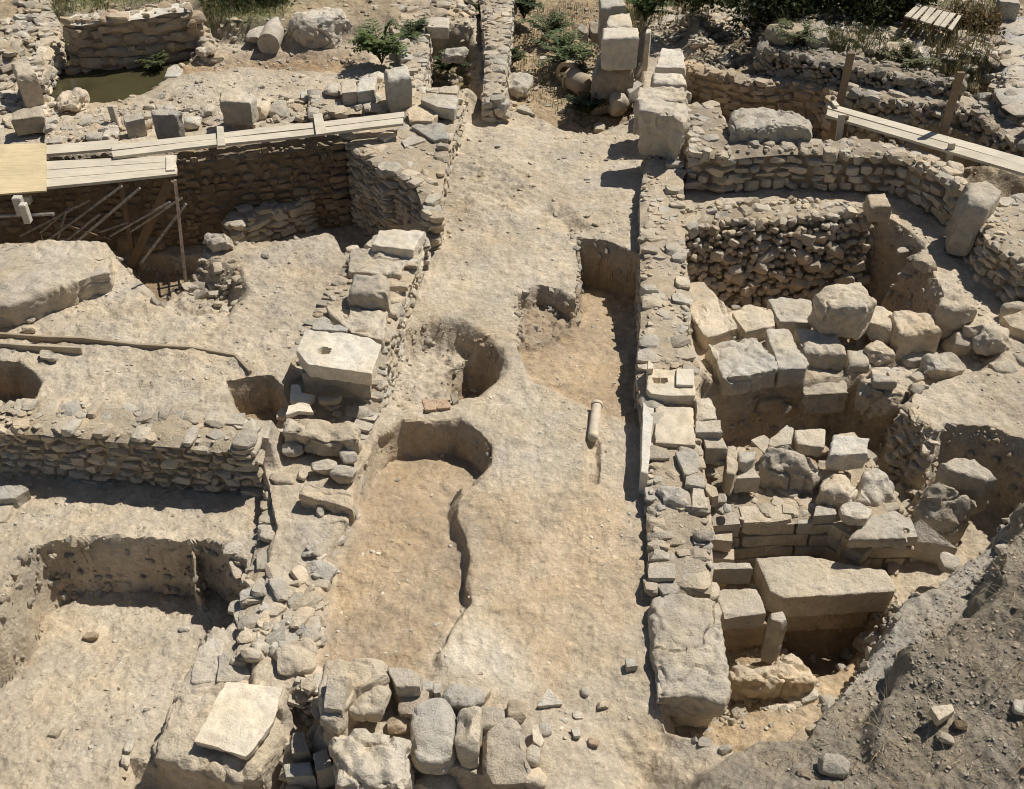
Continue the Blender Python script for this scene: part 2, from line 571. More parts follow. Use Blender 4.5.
def bar(mb, p0, p1, w, t, col, up=(0, 0, 1)):
    """squared timber from p0 to p1, w wide, t thick"""
    p0, p1 = np.asarray(p0, float), np.asarray(p1, float)
    d = (p1 - p0) / np.linalg.norm(p1 - p0)
    a = np.cross(d, up)
    if np.linalg.norm(a) < 1e-3: a = np.array([1.0, 0, 0])
    a /= np.linalg.norm(a); b = np.cross(a, d)
    V, Q = cubegrid(3); V = V.copy()
    V = np.sign(V) * np.where(np.abs(V) < 0.9, 0.93, 1.0) * (np.abs(V) > 0)  # bevelled ends
    V0, Q0 = cubegrid(3)
    s = np.abs(V0).copy()
    nc = (s > 0.99).sum(1)
    X = np.sign(V0)
    L = np.linalg.norm(p1 - p0) / 2
    be = min(w, t) * 0.12
    off = np.where(s > 0.99, 1.0, 0.0)
    half = np.array([L, w / 2, t / 2])
    loc = X * (half - be * (1 - off))
    W = (p0 + p1) / 2 + loc[:, :1] * d + loc[:, 1:2] * a + loc[:, 2:] * b
    # keep a chamfer: points on two or more outer faces pull in
    m = nc >= 2
    W[m] = ((p0 + p1) / 2 + (X[m] * (half - be * 0.45))[:, :1] * d + (X[m] * (half - be * 0.45))[:, 1:2] * a + (X[m] * (half - be * 0.45))[:, 2:] * b)
    mb.add(W, Q0, col=col)

def board(name, quad, z, t, tint, parent, mat='wood', seed=0):
    """flat board traced by the four photo corners of its top face"""
    zs = list(z) if isinstance(z, (list, tuple)) else [z] * 4
    jr = random.Random(seed * 7 + int(quad[0][0] * 13) + int(quad[0][1] * 29))
    quad = [(a + jr.uniform(-.9, .9), b + jr.uniform(-.25, .25)) for a, b in quad]
    W = np.array([P(px, py, zz) for (px, py), zz in zip(quad, zs)])
    n = 8
    V, Q = cubegrid(n)
    u, v, w = (V[:, 0] + 1) / 2, (V[:, 1] + 1) / 2, (1 - V[:, 2]) / 2
    X = (W[0][None] * ((1 - u) * (1 - v))[:, None] + W[1][None] * (u * (1 - v))[:, None] + W[2][None] * (u * v)[:, None] + W[3][None] * ((1 - u) * v)[:, None])
    X[:, 2] += -t * w + 0.010 * n2(X[:, 0], X[:, 1], 0.8, seed + 3, 2)
    mb = MB()
    a, b, c_ = X[Q[0, 0]], X[Q[0, 1]], X[Q[0, 2]]
    area = W[1] - W[0]; area2 = W[3] - W[0]
    if np.cross(area, area2)[2] < 0: Q = Q[:, ::-1]
    mb.add(X, Q, col=tint)
    return mb.build(name, M[mat], parent, smooth=False)
# ------------------------------------------------------------------ materials
M = {}
def mat_base(name, rough=0.9):
    m = bpy.data.materials.new(name); m.use_nodes = True
    nt = m.node_tree; N = nt.nodes
    b = N['Principled BSDF']; b.inputs['Roughness'].default_value = rough
    b.inputs['Specular IOR Level'].default_value = 0.25
    return m, nt, b
def noise_node(nt, vec, scale, detail=4, rough=0.6):
    n = nt.nodes.new('ShaderNodeTexNoise'); n.inputs['Scale'].default_value = scale
    n.inputs['Detail'].default_value = detail; n.inputs['Roughness'].default_value = rough
    nt.links.new(vec, n.inputs['Vector']); return n.outputs['Fac']
def ramp(nt, fac, stops):
    r = nt.nodes.new('ShaderNodeValToRGB'); nt.links.new(fac, r.inputs['Fac'])
    e = r.color_ramp.elements
    while len(e) < len(stops): e.new(0.5)
    for el, (p, c) in zip(e, stops):
        el.position = p; el.color = (c, c, c, 1) if not isinstance(c, tuple) else (*c, 1)
    return r.outputs['Color']
def mul(nt, a, b, fac=1.0, mode='MULTIPLY'):
    m = nt.nodes.new('ShaderNodeMix'); m.data_type = 'RGBA'; m.blend_type = mode
    m.inputs[0].default_value = fac
    nt.links.new(a, m.inputs[6]); nt.links.new(b, m.inputs[7]); return m.outputs[2]
def bump(nt, h, dist, strength, prev=None):
    b = nt.nodes.new('ShaderNodeBump'); b.inputs['Distance'].default_value = dist; b.inputs['Strength'].default_value = strength
    nt.links.new(h, b.inputs['Height'])
    if prev is not None: nt.links.new(prev, b.inputs['Normal'])
    return b.outputs['Normal']

def earth_like(name, cells, cell_strength, bumps, spots, stain):
    m, nt, b = mat_base(name, 0.95)
    N = nt.nodes
    at = N.new('ShaderNodeAttribute'); at.attribute_name = 'tint'
    geo = N.new('ShaderNodeNewGeometry'); pos = geo.outputs['Position']
    c = at.outputs['Color']
    c = mul(nt, c, ramp(nt, noise_node(nt, pos, 1.3, 5), [(0.25, 0.74), (0.5, 1.0), (0.75, 1.22)]), stain)
    c = mul(nt, c, ramp(nt, noise_node(nt, pos, 9.0, 6, 0.7), [(0.28, 0.70), (0.5, 1.0), (0.72, 1.25)]), stain)
    c = mul(nt, c, ramp(nt, noise_node(nt, pos, 0.45, 4), [(0.3, (0.80, 0.77, 0.74)), (0.5, (1.0, 1.0, 1.0)), (0.7, (1.12, 1.11, 1.1))]), 0.8)
    patch = ramp(nt, noise_node(nt, pos, 0.9, 4), [(0.38, 0.12), (0.62, 0.85)])
    pm = N.new('ShaderNodeMix'); pm.data_type = 'RGBA'; pm.blend_type = 'MULTIPLY'
    nt.links.new(patch, pm.inputs[0]); nt.links.new(c, pm.inputs[6])
    nt.links.new(ramp(nt, noise_node(nt, pos, 70.0, 5, 0.75), [(0.3, 0.70), (0.5, 1.0), (0.7, 1.2)]), pm.inputs[7])
    c = pm.outputs[2]
    hue = N.new('ShaderNodeMix'); hue.data_type = 'RGBA'; hue.blend_type = 'MULTIPLY'; hue.inputs[0].default_value = 1
    nt.links.new(c, hue.inputs[6])
    nt.links.new(ramp(nt, noise_node(nt, pos, 2.1, 3), [(0.3, (1.04, 1.0, 0.93)), (0.5, (1, 1, 1)), (0.7, (0.97, 1.0, 1.07))]), hue.inputs[7])
    c = hue.outputs[2]
    nrm = None
    for sc in cells:
        v = N.new('ShaderNodeTexVoronoi'); v.inputs['Scale'].default_value = sc; v.inputs['Randomness'].default_value = 1
        wv = N.new('ShaderNodeVectorMath'); wv.operation = 'MULTIPLY_ADD'
        nz = N.new('ShaderNodeTexNoise'); nz.inputs['Scale'].default_value = sc * 0.7; nt.links.new(pos, nz.inputs['Vector'])
        nt.links.new(nz.outputs['Color'], wv.inputs[0]); wv.inputs[1].default_value = (0.9 / sc,) * 3; nt.links.new(pos, wv.inputs[2])
        nt.links.new(wv.outputs[0], v.inputs['Vector'])
        sep = N.new('ShaderNodeSeparateColor'); nt.links.new(v.outputs['Color'], sep.inputs[0])
        c = mul(nt, c, ramp(nt, sep.outputs[0], [(0.0, 0.80), (0.6, 1.0), (0.93, 1.08), (1.0, 1.5)]), cell_strength)
        nrm = bump(nt, v.outputs['Distance'], 0.5 / sc, 0.35, nrm)
    for sc, dist, st in bumps:
        nrm = bump(nt, noise_node(nt, pos, sc, 6, 0.65), dist, st, nrm)
    if spots:
        v = N.new('ShaderNodeTexVoronoi'); v.inputs['Scale'].default_value = 38
        nt.links.new(pos, v.inputs['Vector'])
        msk = noise_node(nt, pos, 5.0, 3)
        pit = ramp(nt, v.outputs['Distance'], [(0.0, 0.0), (0.35, 1.0)])
        nrm = bump(nt, pit, 0.006, 0.5, nrm)
        c = mul(nt, c, ramp(nt, noise_node(nt, pos, 17.0, 5, 0.8), [(0.33, 0.58), (0.44, 1.0)]), spots)
    nt.links.new(c, b.inputs['Base Color'])
    nt.links.new(nrm, b.inputs['Normal'])
    M[name] = m
earth_like('soil', (24, 75), 0.36, ((6, 0.05, 0.45), (30, 0.02, 0.55), (140, 0.006, 0.6)), 0, 0.8)
earth_like('stone', (), 0, ((7, 0.04, 0.5), (26, 0.03, 0.7), (75, 0.014, 0.75)), 0.55, 0.75)
earth_like('dressed', (), 0, ((5, 0.015, 0.5), (60, 0.006, 0.7)), 0.5, 0.7)

def wood(name, contrast, sc=1.0):
    m, nt, b = mat_base(name, 0.8)
    N = nt.nodes
    at = N.new('ShaderNodeAttribute'); at.attribute_name = 'tint'
    geo = N.new('ShaderNodeNewGeometry')
    mp = N.new('ShaderNodeMapping'); mp.inputs['Scale'].default_value = (1.2, 14, 14); mp.inputs['Rotation'].default_value = (0, 0, math.radians(8))
    nt.links.new(geo.outputs['Position'], mp.inputs['Vector'])
    f = noise_node(nt, mp.outputs['Vector'], 3 * sc, 6, 0.7)
    c = mul(nt, at.outputs['Color'], ramp(nt, f, [(0.3, 1 - contrast), (0.5, 1.0), (0.7, 1 + contrast * .6)]))
    c = mul(nt, c, ramp(nt, noise_node(nt, geo.outputs['Position'], 3.0, 4), [(0.3, 0.86), (0.6, 1.05)]))
    nt.links.new(c, b.inputs['Base Color'])
    nt.links.new(bump(nt, f, 0.004, 0.4), b.inputs['Normal'])
    M[name] = m
wood('wood', 0.22)
m, nt, b = mat_base('metal', 0.5); b.inputs['Metallic'].default_value = 0.6
at = nt.nodes.new('ShaderNodeAttribute'); at.attribute_name = 'tint'; geo = nt.nodes.new('ShaderNodeNewGeometry')
nt.links.new(mul(nt, at.outputs['Color'], ramp(nt, noise_node(nt, geo.outputs['Position'], 25, 4), [(0.35, 0.55), (0.6, 1.1)])), b.inputs['Base Color'])
M['metal'] = m
m, nt, b = mat_base('leaf', 0.6)
at = nt.nodes.new('ShaderNodeAttribute'); at.attribute_name = 'tint'
nt.links.new(at.outputs['Color'], b.inputs['Base Color'])
tr = nt.nodes.new('ShaderNodeBsdfTranslucent'); nt.links.new(at.outputs['Color'], tr.inputs['Color'])
mx = nt.nodes.new('ShaderNodeMixShader'); mx.inputs[0].default_value = 0.3
nt.links.new(b.outputs[0], mx.inputs[1]); nt.links.new(tr.outputs[0], mx.inputs[2])
nt.links.new(mx.outputs[0], nt.nodes['Material Output'].inputs['Surface'])
M['leaf'] = m
m, nt, b = mat_base('water', 0.12); b.inputs['Specular IOR Level'].default_value = 0.5
geo = nt.nodes.new('ShaderNodeNewGeometry')
nt.links.new(ramp(nt, noise_node(nt, geo.outputs['Position'], 2.2, 5), [(0.3, (0.045, 0.042, 0.02)), (0.55, (0.066, 0.058, 0.028)), (0.75, (0.058, 0.066, 0.025))]), b.inputs['Base Color'])
nt.links.new(bump(nt, noise_node(nt, geo.outputs['Position'], 12, 2), 0.004, 0.2), b.inputs['Normal'])
M['water'] = m

# ------------------------------------------------------------------ terrain layers (traced on the photo, unprojected to their own level)
GREYSOIL = (0.27, 0.235, 0.183)
DARKSOIL_SHADE = (0.30, 0.225, 0.145)
GREEN = (0.085, 0.105, 0.045)
# back left terrace with the pool
layer([(-700, -300), (520, -300), (478, -10), (474, 90), (455, 112), (345, 128), (180, 150), (-700, 210)], 0.3, 0.3, 0.25, 0.05)
layer([(-200, -200), (440, -200), (400, 20), (300, 30), (285, 26), (200, 24), (190, 4), (60, 18), (20, 60), (-200, 80)], 0.55, 0.6, 0.5, 0.08, (0.33, 0.26, 0.17), 0.3)
layer([(196, -40), (292, -40), (282, 22), (250, 24), (205, 20)], 0.6, 0.62, 0.3, 0.1, (0.13, 0.135, 0.06), 0.4, tw=0.5)
layer([(44, -40), (120, -40), (165, 2), (90, 12), (55, 18)], 0.6, 0.62, 0.3, 0.1, (0.15, 0.145, 0.07), 0.4, tw=0.5)
layer([(36, 90), (46, 66), (60, 56), (190, 44), (200, 54), (176, 74), (154, 92), (118, 104), (56, 107)], 0.2, -0.05, 0.22, 0.05, (0.20, 0.17, 0.08), 0.2, tw=0.7)
layer([(150, 62), (360, 50), (366, 60), (340, 72), (250, 66), (180, 72)], 0.3, 0.22, 0.25, 0.06, (0.37, 0.265, 0.16), 0.5, tw=0.5)
# pit among the ruins behind the west wall
layer([(405, 30), (470, 25), (478, 80), (440, 92), (412, 80)], 0.3, -0.35, 0.25, 0.06, (0.30, 0.24, 0.14), 0.5)
# west room
layer([(-700, 232), (180, 158), (345, 140), (432, 225), (374, 238), (350, 270), (310, 330), (285, 400), (272, 440), (140, 470), (-700, 470)],
      0.3, 0.29, 0.12, 0.03, None, 0.15)
layer([(196, 246), (250, 242), (300, 237), (327, 230), (338, 234), (347, 251), (374, 244), (432, 226), (425, 215), (345, 138), (180, 155), (-700, 225), (-700, 245), (100, 240), (160, 250)], 0.29, -0.8, 0.1, 0.025, None, 0.15)
layer([(108, 185), (196, 185), (210, 235), (180, 262), (155, 290), (128, 262), (112, 240)], 0.29, -0.98, 0.2, 0.07, DARKSOIL_SHADE, 0.4)
layer([(152, 268), (190, 258), (230, 275), (243, 292), (225, 310), (180, 312), (158, 298)], 0.29, 0.02, 0.3, 0.06, None, 0.7)
layer([(-60, 362), (18, 362), (30, 385), (22, 420), (-60, 425)], 0.29, -0.1, 0.15, 0.05, DARKSOIL_SHADE, 0.5)
layer([(228, 380), (268, 376), (285, 395), (282, 413), (238, 412)], 0.32, -0.1, 0.08, 0.03, DARKSOIL_SHADE, 0.3)
# south west room and its pit
layer([(-700, 424), (0, 424), (66, 426), (140, 432), (252, 438), (268, 500), (254, 560), (246, 600), (240, 655), (262, 672), (284, 690), (284, 789), (280, 960), (-700, 960)],
      0.35, (430, -0.27, 470, -0.25, 530, -0.13), 0.08, 0.02, None, 0.1)
layer([(22, 575), (38, 548), (89, 539), (137, 541), (184, 546), (190, 560), (196, 545), (216, 550), (238, 568), (240, 595), (228, 634), (214, 626), (205, 650), (176, 690), (150, 752), (150, 900),
       (-200, 900), (-80, 700), (2, 640), (18, 605)], -0.2, (545, -0.86, 620, -0.74, 740, -0.45), 0.11, 0.06, None, 0.25)
# the street between the walls
layer([(380, 431), (402, 422), (428, 424), (458, 421), (478, 436), (487, 447), (485, 464), (474, 480), (458, 484), (454, 500), (455, 522), (466, 553), (469, 580), (467, 600),
       (461, 620), (445, 646), (428, 676), (320, 690), (316, 640), (330, 560), (350, 515), (362, 470)], 0.0, (432, -0.38, 505, -0.16, 580, -0.14, 650, -0.07), 0.12, 0.03, (0.42, 0.325, 0.215), 0.15, tw=0.25)
layer([(380, 402), (380, 358), (400, 336), (430, 322), (456, 325), (476, 335), (494, 352), (496, 366), (488, 380), (478, 391), (462, 393), (440, 399)], 0.0, -0.3, 0.3, 0.04, None, 0.5)
layer([(448, 356), (466, 345), (484, 346), (495, 360), (490, 378), (478, 390), (462, 386)], -0.02, -0.62, 0.18, 0.03, DARKSOIL_SHADE, 0.4)
layer([(579, 239), (597, 240), (616, 247), (643, 256), (643, 330), (640, 372), (640, 425), (600, 410), (560, 392), (530, 380), (519, 345), (525, 330), (560, 322), (578, 302), (581, 284), (581, 262)],
      0.0, (246, -0.64, 310, -0.27, 360, -0.12, 415, -0.02), 0.08, 0.022, (0.43, 0.33, 0.215), 0.1)
layer([(519, 310), (521, 295), (538, 286), (558, 289), (575, 301), (574, 316), (560, 324), (548, 338), (522, 338)], 0.0, (246, -0.45, 290, -0.23, 310, -0.19, 335, -0.17), 0.1, 0.03, (0.36, 0.28, 0.19), 0.8)
layer([(543, 208), (560, 205), (586, 228), (570, 232)], 0.0, -0.1, 0.25, 0.04, None, 0.5)
layer([(455, 160), (500, 150), (540, 190), (520, 225), (470, 215)], 0.0, 0.05, 0.5, 0.1, None, 0.5)
# pale trodden plaster in the lower street
layer([(462, 490), (640, 490), (650, 600), (560, 690), (520, 700), (440, 660), (470, 600)], 0.0, 0.012, 0.1, 0.02, (0.475, 0.375, 0.255), 0.0, tw=0.5)
layer([(440, 655), (470, 610), (505, 640), (530, 690), (515, 705), (455, 680)], 0.0, 0.02, 0.1, 0.04, (0.56, 0.49, 0.385), 0.0, tw=0.35)
layer([(620, 748), (664, 722), (676, 790), (820, 900), (600, 900)], 0.0, -0.26, 0.6, 0.08, None, 0.7)
layer([(587, 441), (600, 440), (598, 484), (586, 484)], 0.0, -0.07, 0.06, 0.012, None, 0.1)
# beyond the end of the street
layer([(505, 108), (523, 103), (533, 113), (561, 124), (589, 131), (606, 126), (632, 112), (640, 95), (650, -300), (505, -300)], 0.0, -0.3, 0.22, 0.06, (0.34, 0.26, 0.165), 0.6, tw=0.3)
# back right
layer([(690, 150), (690, -300), (1700, -300), (1700, 260), (1040, 185), (960, 165), (800, 135)], 0.3, 0.3, 0.4, 0.08, (0.33, 0.27, 0.18), 0.5, tw=0.6)
layer([(688, 66), (728, 80), (828, 92), (850, 100), (950, 132), (1060, 160), (1050, 170), (960, 160), (890, 140), (800, 137), (735, 134), (690, 104)], 0.3, -0.25, 0.15, 0.04, None, 0.3)
layer([(760, -300), (1000, -300), (1000, 60), (930, 66), (860, 58), (800, 48), (764, 42)], 0.7, 0.75, 0.4, 0.08, (0.17, 0.15, 0.085), 0.5, tw=0.6)
layer([(700, -100), (762, -100), (762, 60), (735, 66), (705, 62)], 0.3, 0.05, 0.25, 0.06, (0.22, 0.18, 0.12), 0.9)
layer([(992, 22), (1010, 16), (1400, 0), (1400, 120), (1012, 112), (1000, 80)], 0.7, 0.7, 0.2, 0.05, (0.36, 0.34, 0.31), 0.0)
# east rooms
layer([(674, 218), (700, 208), (764, 206), (790, 202), (862, 210), (880, 216), (906, 233), (914, 240), (900, 252), (917, 260), (927, 277), (934, 294), (936, 312), (888, 332), (840, 332), (770, 303), (690, 290), (686, 250)],
      0.05, -1.0, 0.3, 0.03, (0.36, 0.275, 0.18), 0.3)
layer([(690, 288), (770, 300), (860, 322), (935, 305), (960, 330), (1000, 350), (985, 372), (905, 392), (850, 402), (720, 392), (694, 350)], -0.1, -0.2, 0.2, 0.05, None, 0.3)
layer([(706, 388), (760, 380), (860, 374), (906, 386), (893, 418), (907, 436), (919, 456), (922, 500), (910, 540), (905, 600), (870, 660), (840, 700), (770, 752), (740, 745), (722, 728), (705, 715), (700, 700), (705, 600), (700, 430)],
      -0.1, -1.08, 0.27, 0.045, (0.42, 0.32, 0.205), 0.25)
layer([(918, 462), (947, 432), (985, 437), (1022, 449), (1060, 480), (1000, 590), (920, 610), (905, 530), (914, 485), (938, 458)], 0.0, -0.78, 0.24, 0.04, None, 0.25)
layer([(690 + a / 3.586, 540 + b / 3.586) for a, b in ((350, 285), (640, 265), (600, 380), (520, 450), (450, 455), (390, 392), (350, 400))], -1.0, -1.5, 0.12, 0.03, DARKSOIL_SHADE, 0.2)  # void floor sunk and tinted dark, painting in the huge ashlar's shade
# spoil heap in the near right corner
layer([(1100, 420), (1022, 490), (985, 545), (940, 575), (902, 601), (868, 645), (838, 682), (816, 702), (785, 718), (735, 745), (700, 768), (664, 797), (600, 960), (1700, 960), (1700, 420)], 0.22,
      lambda x, y, s: 0.20 + 0.30 * np.clip(-s, 0, 3) ** 0.85, 0.16, 0.05, GREYSOIL, 0.38, tw=0.2)
layer([(1040, 480), (1010, 535), (988, 580), (970, 615), (946, 634), (908, 646), (885, 690), (880, 960), (1700, 960), (1700, 480)], 0.65, lambda x, y, s: 0.44 * np.clip((y - P(512, 790, .5)[1]) / (P(512, 640, .5)[1] - P(512, 790, .5)[1]), 0, 1), 0.13, 0.08, (.25, .213, .16), 0.4, add=True, tw=.3)
layer([(985, 545), (1010, 530), (985, 585), (960, 620), (905, 648), (870, 690), (838, 700), (838, 682), (868, 645), (902, 601), (940, 575)], 0.3, 0.0, 0.1, 0.03, (.36, .32, .26), 0.2, add=True)
layer([(668, 718), (700, 700), (722, 722), (770, 705), (812, 700), (850, 700), (785, 785), (722, 776), (690, 764), (670, 748)], -0.42, -0.42, 0.14, 0.04, None, 0.2)
# hollows in front of the stone heap and beside the massive block
layer([(290, 690), (318, 690), (316, 735), (345, 760), (420, 765), (480, 785), (530, 785), (545, 790), (560, 960), (270, 960), (286, 760)], 0.0, -0.32, 0.12, 0.04, None, 0.5)
layer([(120, 740), (146, 756), (190, 770), (262, 776), (286, 745), (290, 960), (60, 960)], -0.2, -0.58, 0.12, 0.03, None, 0.3)

def build_terrain():
    nu, nv = 1300, 1150
    us = np.concatenate([-0.78 - np.geomspace(4, 0.02, 22), np.linspace(-0.78, 0.78, nu), 0.78 + np.geomspace(0.02, 4, 22)])
    ys = np.concatenate([2.2 - np.geomspace(40, 0.05, 18), 2.2 + (20.5) * np.linspace(0, 1, nv) ** 1.25, 22.7 + np.geomspace(0.06, 300, 32)])
    U, Y = np.meshgrid(us, ys)
    dep = np.maximum(0.766 * Y + 4.5, 5.0)
    X = (U * dep).ravel(); Y = Y.ravel()
    h, col = hfun(X, Y, True)
    V = np.stack([X, Y, h], 1)
    nx, ny = len(us), len(ys)
    # roughen steep banks sideways
    H = h.reshape(ny, nx); XX = X.reshape(ny, nx); YY = Y.reshape(ny, nx)
    gx = np.gradient(H, axis=1) / (np.gradient(XX, axis=1) + 1e-9); gy = np.gradient(H, axis=0) / (np.gradient(YY, axis=0) + 1e-9)
    sl = np.clip((np.hypot(gx, gy).ravel() - 0.6) / 2.0, 0, 1) * (np.abs(X) < 16) * (Y > 1.5) * (Y < 24)
    k = sl > 0.01
    Vk = V[k] * np.array([.8, .8, 1.5])
    V[k, 0] += sl[k] * 0.04 * fbm(Vk * 4.0, 41, 2, 0.5)
    V[k, 1] += sl[k] * 0.04 * fbm(Vk * 4.0, 42, 2, 0.5)
    i = np.arange(nx * ny).reshape(ny, nx)
    Q = np.stack([i[:-1, :-1], i[:-1, 1:], i[1:, 1:], i[1:, :-1]], -1).reshape(-1, 4)
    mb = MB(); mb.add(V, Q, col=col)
    o = mb.build('ground', M['soil'], origin=(0, 0, 0))
    o['kind'] = 'structure'
    return o
build_terrain()

# ------------------------------------------------------------------ scattered stuff
def scatter(name, n, region_px, zr, smin, smax, seed, power=2.5, base=BASE * 1.02, lib=LIB2, var=0.2, mat='stone', mb=None):
    rs = np.random.RandomState(seed)
    poly = [tuple(P(px, py, zr)[:2]) for px, py in region_px]
    xs = [p[0] for p in poly]; ys = [p[1] for p in poly]
    A = (max(xs) - min(xs)) * (max(ys) - min(ys))
    x = rs.uniform(min(xs), max(xs), n * 6); y = rs.uniform(min(ys), max(ys), n * 6)
    cl = n2(x, y, 1.1, seed, 3)
    m = inside_mask(poly, x, y) & (cl + rs.uniform(-0.9, 0.9, len(x)) > 0.0)
    x, y = x[m][:n], y[m][:n]
    z = hfun(x, y)
    for a, b, c in zip(x, y, z):
        s = smin + (smax - smin) * rs.uniform() ** power
        put_stone(mb, rs, np.array([a, b, c + s * 0.06]), s * np.array([rs.uniform(.8, 1.3), rs.uniform(.6, 1), rs.uniform(.25, .5)]) * 0.5,
                  rot(rs.uniform(0, 6.3), rs.normal(0, .25), rs.normal(0, .25)), stint(rs, base, var), lib)
peb = MB()
scatter('p', 1500, [(430, 110), (640, 120), (650, 789), (300, 789), (330, 560), (420, 240)], 0, 0.008, 0.04, 1, 5, base=PALE * 1.05, mb=peb)
scatter('p', 170, [(450, 110), (640, 120), (640, 240), (430, 240)], 0, 0.02, 0.10, 2, 2.2, mb=peb)
scatter('p', 900, [(0, 290), (300, 240), (290, 420), (0, 430)], 0.29, 0.010, 0.05, 3, 4.5, mb=peb)
scatter('p', 800, [(0, 500), (230, 510), (240, 640), (160, 789), (0, 789)], -0.5, 0.010, 0.05, 4, 4.5, mb=peb)
scatter('p', 900, [(690, 165), (870, 160), (1024, 260), (1024, 430), (900, 440), (900, 330), (930, 300), (900, 220)], 0, 0.01, 0.05, 5, 4.5, mb=peb)
scatter('p', 500, [(700, 650), (820, 640), (820, 760), (660, 789)], -1.0, 0.01, 0.06, 6, 2.5, mb=peb)
scatter('p', 1600, [(0, 0), (480, 0), (470, 110), (0, 150)], 0.3, 0.02, 0.11, 7, 2.6, mb=peb)
scatter('p', 900, [(505, 0), (640, 0), (640, 120), (505, 110)], -0.3, 0.02, 0.12, 8, 2.6, mb=peb)
scatter('p', 2200, [(690, 0), (1024, 0), (1024, 160), (850, 120), (690, 60)], 0.4, 0.03, 0.15, 9, 2.2, mb=peb)
scatter('q', 25, [(700, 780), (860, 660), (960, 580), (1030, 560), (1100, 800)], 0.6, 0.03, 0.10, 12, 2.6, base=np.array([.40, .33, .245]), lib=LIB, var=.3, mb=peb)
scatter('p', 140, [(395, 330), (490, 340), (490, 395), (390, 400)], -0.1, 0.01, 0.06, 10, 2, mb=peb)
scatter('p', 5500, [(1022, 500), (940, 580), (860, 655), (800, 710), (680, 789), (1100, 800), (1100, 480)], 0.5, 0.007, 0.036, 11, 3.4, base=np.array([.36, .31, .24]), var=0.4, mb=peb)
def bank_stones(mb, region, zr, n, seed, smin=.015, smax=.085, base=BASE * .85):
    rs = np.random.RandomState(seed)
    poly = [tuple(P(px, py, zr)[:2]) for px, py in region]
    xs = [p[0] for p in poly]; ys = [p[1] for p in poly]
    x = rs.uniform(min(xs), max(xs), n * 14); y = rs.uniform(min(ys), max(ys), n * 14)
    m = inside_mask(poly, x, y); x, y = x[m], y[m]
    e = .02
    z = hfun(x, y); gx_ = (hfun(x + e, y) - z) / e; gy_ = (hfun(x, y + e) - z) / e
    g_ = np.hypot(gx_, gy_); m = g_ > 1.0
    x, y, z, gx_, gy_, g_ = [a[m] for a in (x, y, z, gx_, gy_, g_)]
    for i in range(min(n, len(x))):
        # spread along the height of the face
        s = smin + (smax - smin) * rs.uniform() ** 3
        nrm = np.array([-gx_[i], -gy_[i], 1.0]); nrm /= np.linalg.norm(nrm)
        c = np.array([x[i], y[i], z[i]]) + nrm * s * rs.uniform(-.1, .2)
        put_stone(mb, rs, c, s * np.array([rs.uniform(.5, .75), rs.uniform(.4, .6), rs.uniform(.3, .5)]), rot(rs.uniform(0, 6.3), rs.normal(0, .5), rs.normal(0, .5)), stint(rs, base, .15), LIB2 if s < .05 else LIB)
bank_stones(peb, [(0, 520), (260, 520), (250, 700), (0, 700)], -.2, 500, 51)
bank_stones(peb, [(380, 315), (500, 315), (500, 490), (380, 490)], 0, 170, 52, smax=.05)
bank_stones(peb, [(510, 230), (650, 230), (650, 345), (510, 345)], 0, 300, 53)
bank_stones(peb, [(670, 200), (950, 200), (950, 340), (670, 340)], 0, 900, 54)
bank_stones(peb, [(690, 375), (930, 375), (940, 560), (880, 680), (690, 780)], -.1, 1000, 55, smax=.12)
bank_stones(peb, [(900, 420), (1060, 420), (1060, 620), (900, 620)], 0, 600, 56)
bank_stones(peb, [(100, 180), (440, 180), (440, 315), (100, 315)], .2, 420, 57)
bank_stones(peb, [(500, 95), (640, 95), (640, 140), (500, 140)], 0, 160, 58)
bank_stones(peb, [(0, 0), (470, 0), (470, 120), (0, 130)], .4, 320, 59, smax=.14)
bank_stones(peb, [(650, 0), (1024, 0), (1024, 170), (690, 110)], .4, 420, 60, smax=.16)
o = peb.build('pebbles', M['stone'], origin=(0, 0, 0)); tag(o, 'small pebbles and chips scattered over the bare earth', 'pebbles', kind='stuff')
rub = MB()
scatter('r', 90, [(225, 535), (330, 550), (320, 650), (240, 660)], 0, 0.06, 0.22, 21, 1.5, lib=LIB, mb=rub)
scatter('r', 5, [(540, 690), (600, 690), (660, 760), (640, 789), (540, 789)], 0, 0.03, 0.10, 22, 2, lib=LIB, mb=rub)
scatter('r', 160, [(684, 100), (725, 98), (725, 150), (690, 158)], 0.2, 0.08, 0.28, 23, 1.3, lib=LIB, mb=rub)
scatter('r', 420, [(655, 0), (770, 0), (765, 60), (690, 58)], 0.2, 0.06, 0.25, 24, 1.6, lib=LIB, mb=rub)
scatter('r', 420, [(764, 45), (1000, 60), (1024, 140), (850, 90)], 0.4, 0.05, 0.28, 25, 1.8, lib=LIB, mb=rub)
scatter('r', 300, [(400, 0), (475, 0), (475, 90), (405, 85)], 0.0, 0.06, 0.25, 26, 1.6, lib=LIB, mb=rub)
scatter('r', 260, [(0, 0), (60, 0), (55, 40), (50, 110), (0, 130)], 0.4, 0.06, 0.25, 27, 1.6, lib=LIB, mb=rub)
scatter('r', 160, [(40, 108), (130, 100), (220, 110), (210, 125), (40, 142)], 0.3, 0.05, 0.22, 28, 1.6, lib=LIB, mb=rub)
scatter('r', 120, [(260, 95), (340, 95), (340, 118), (260, 122)], 0.3, 0.06, 0.22, 29, 1.6, lib=LIB, mb=rub)
scatter('r', 120, [(700, 420), (770, 430), (900, 520), (905, 560), (710, 550)], -0.4, 0.06, 0.2, 30, 1.5, lib=LIB, mb=rub)
scatter('r', 120, [(895, 420), (930, 455), (920, 520), (900, 470)], -0.3, 0.05, 0.18, 31, 1.5, lib=LIB, mb=rub)
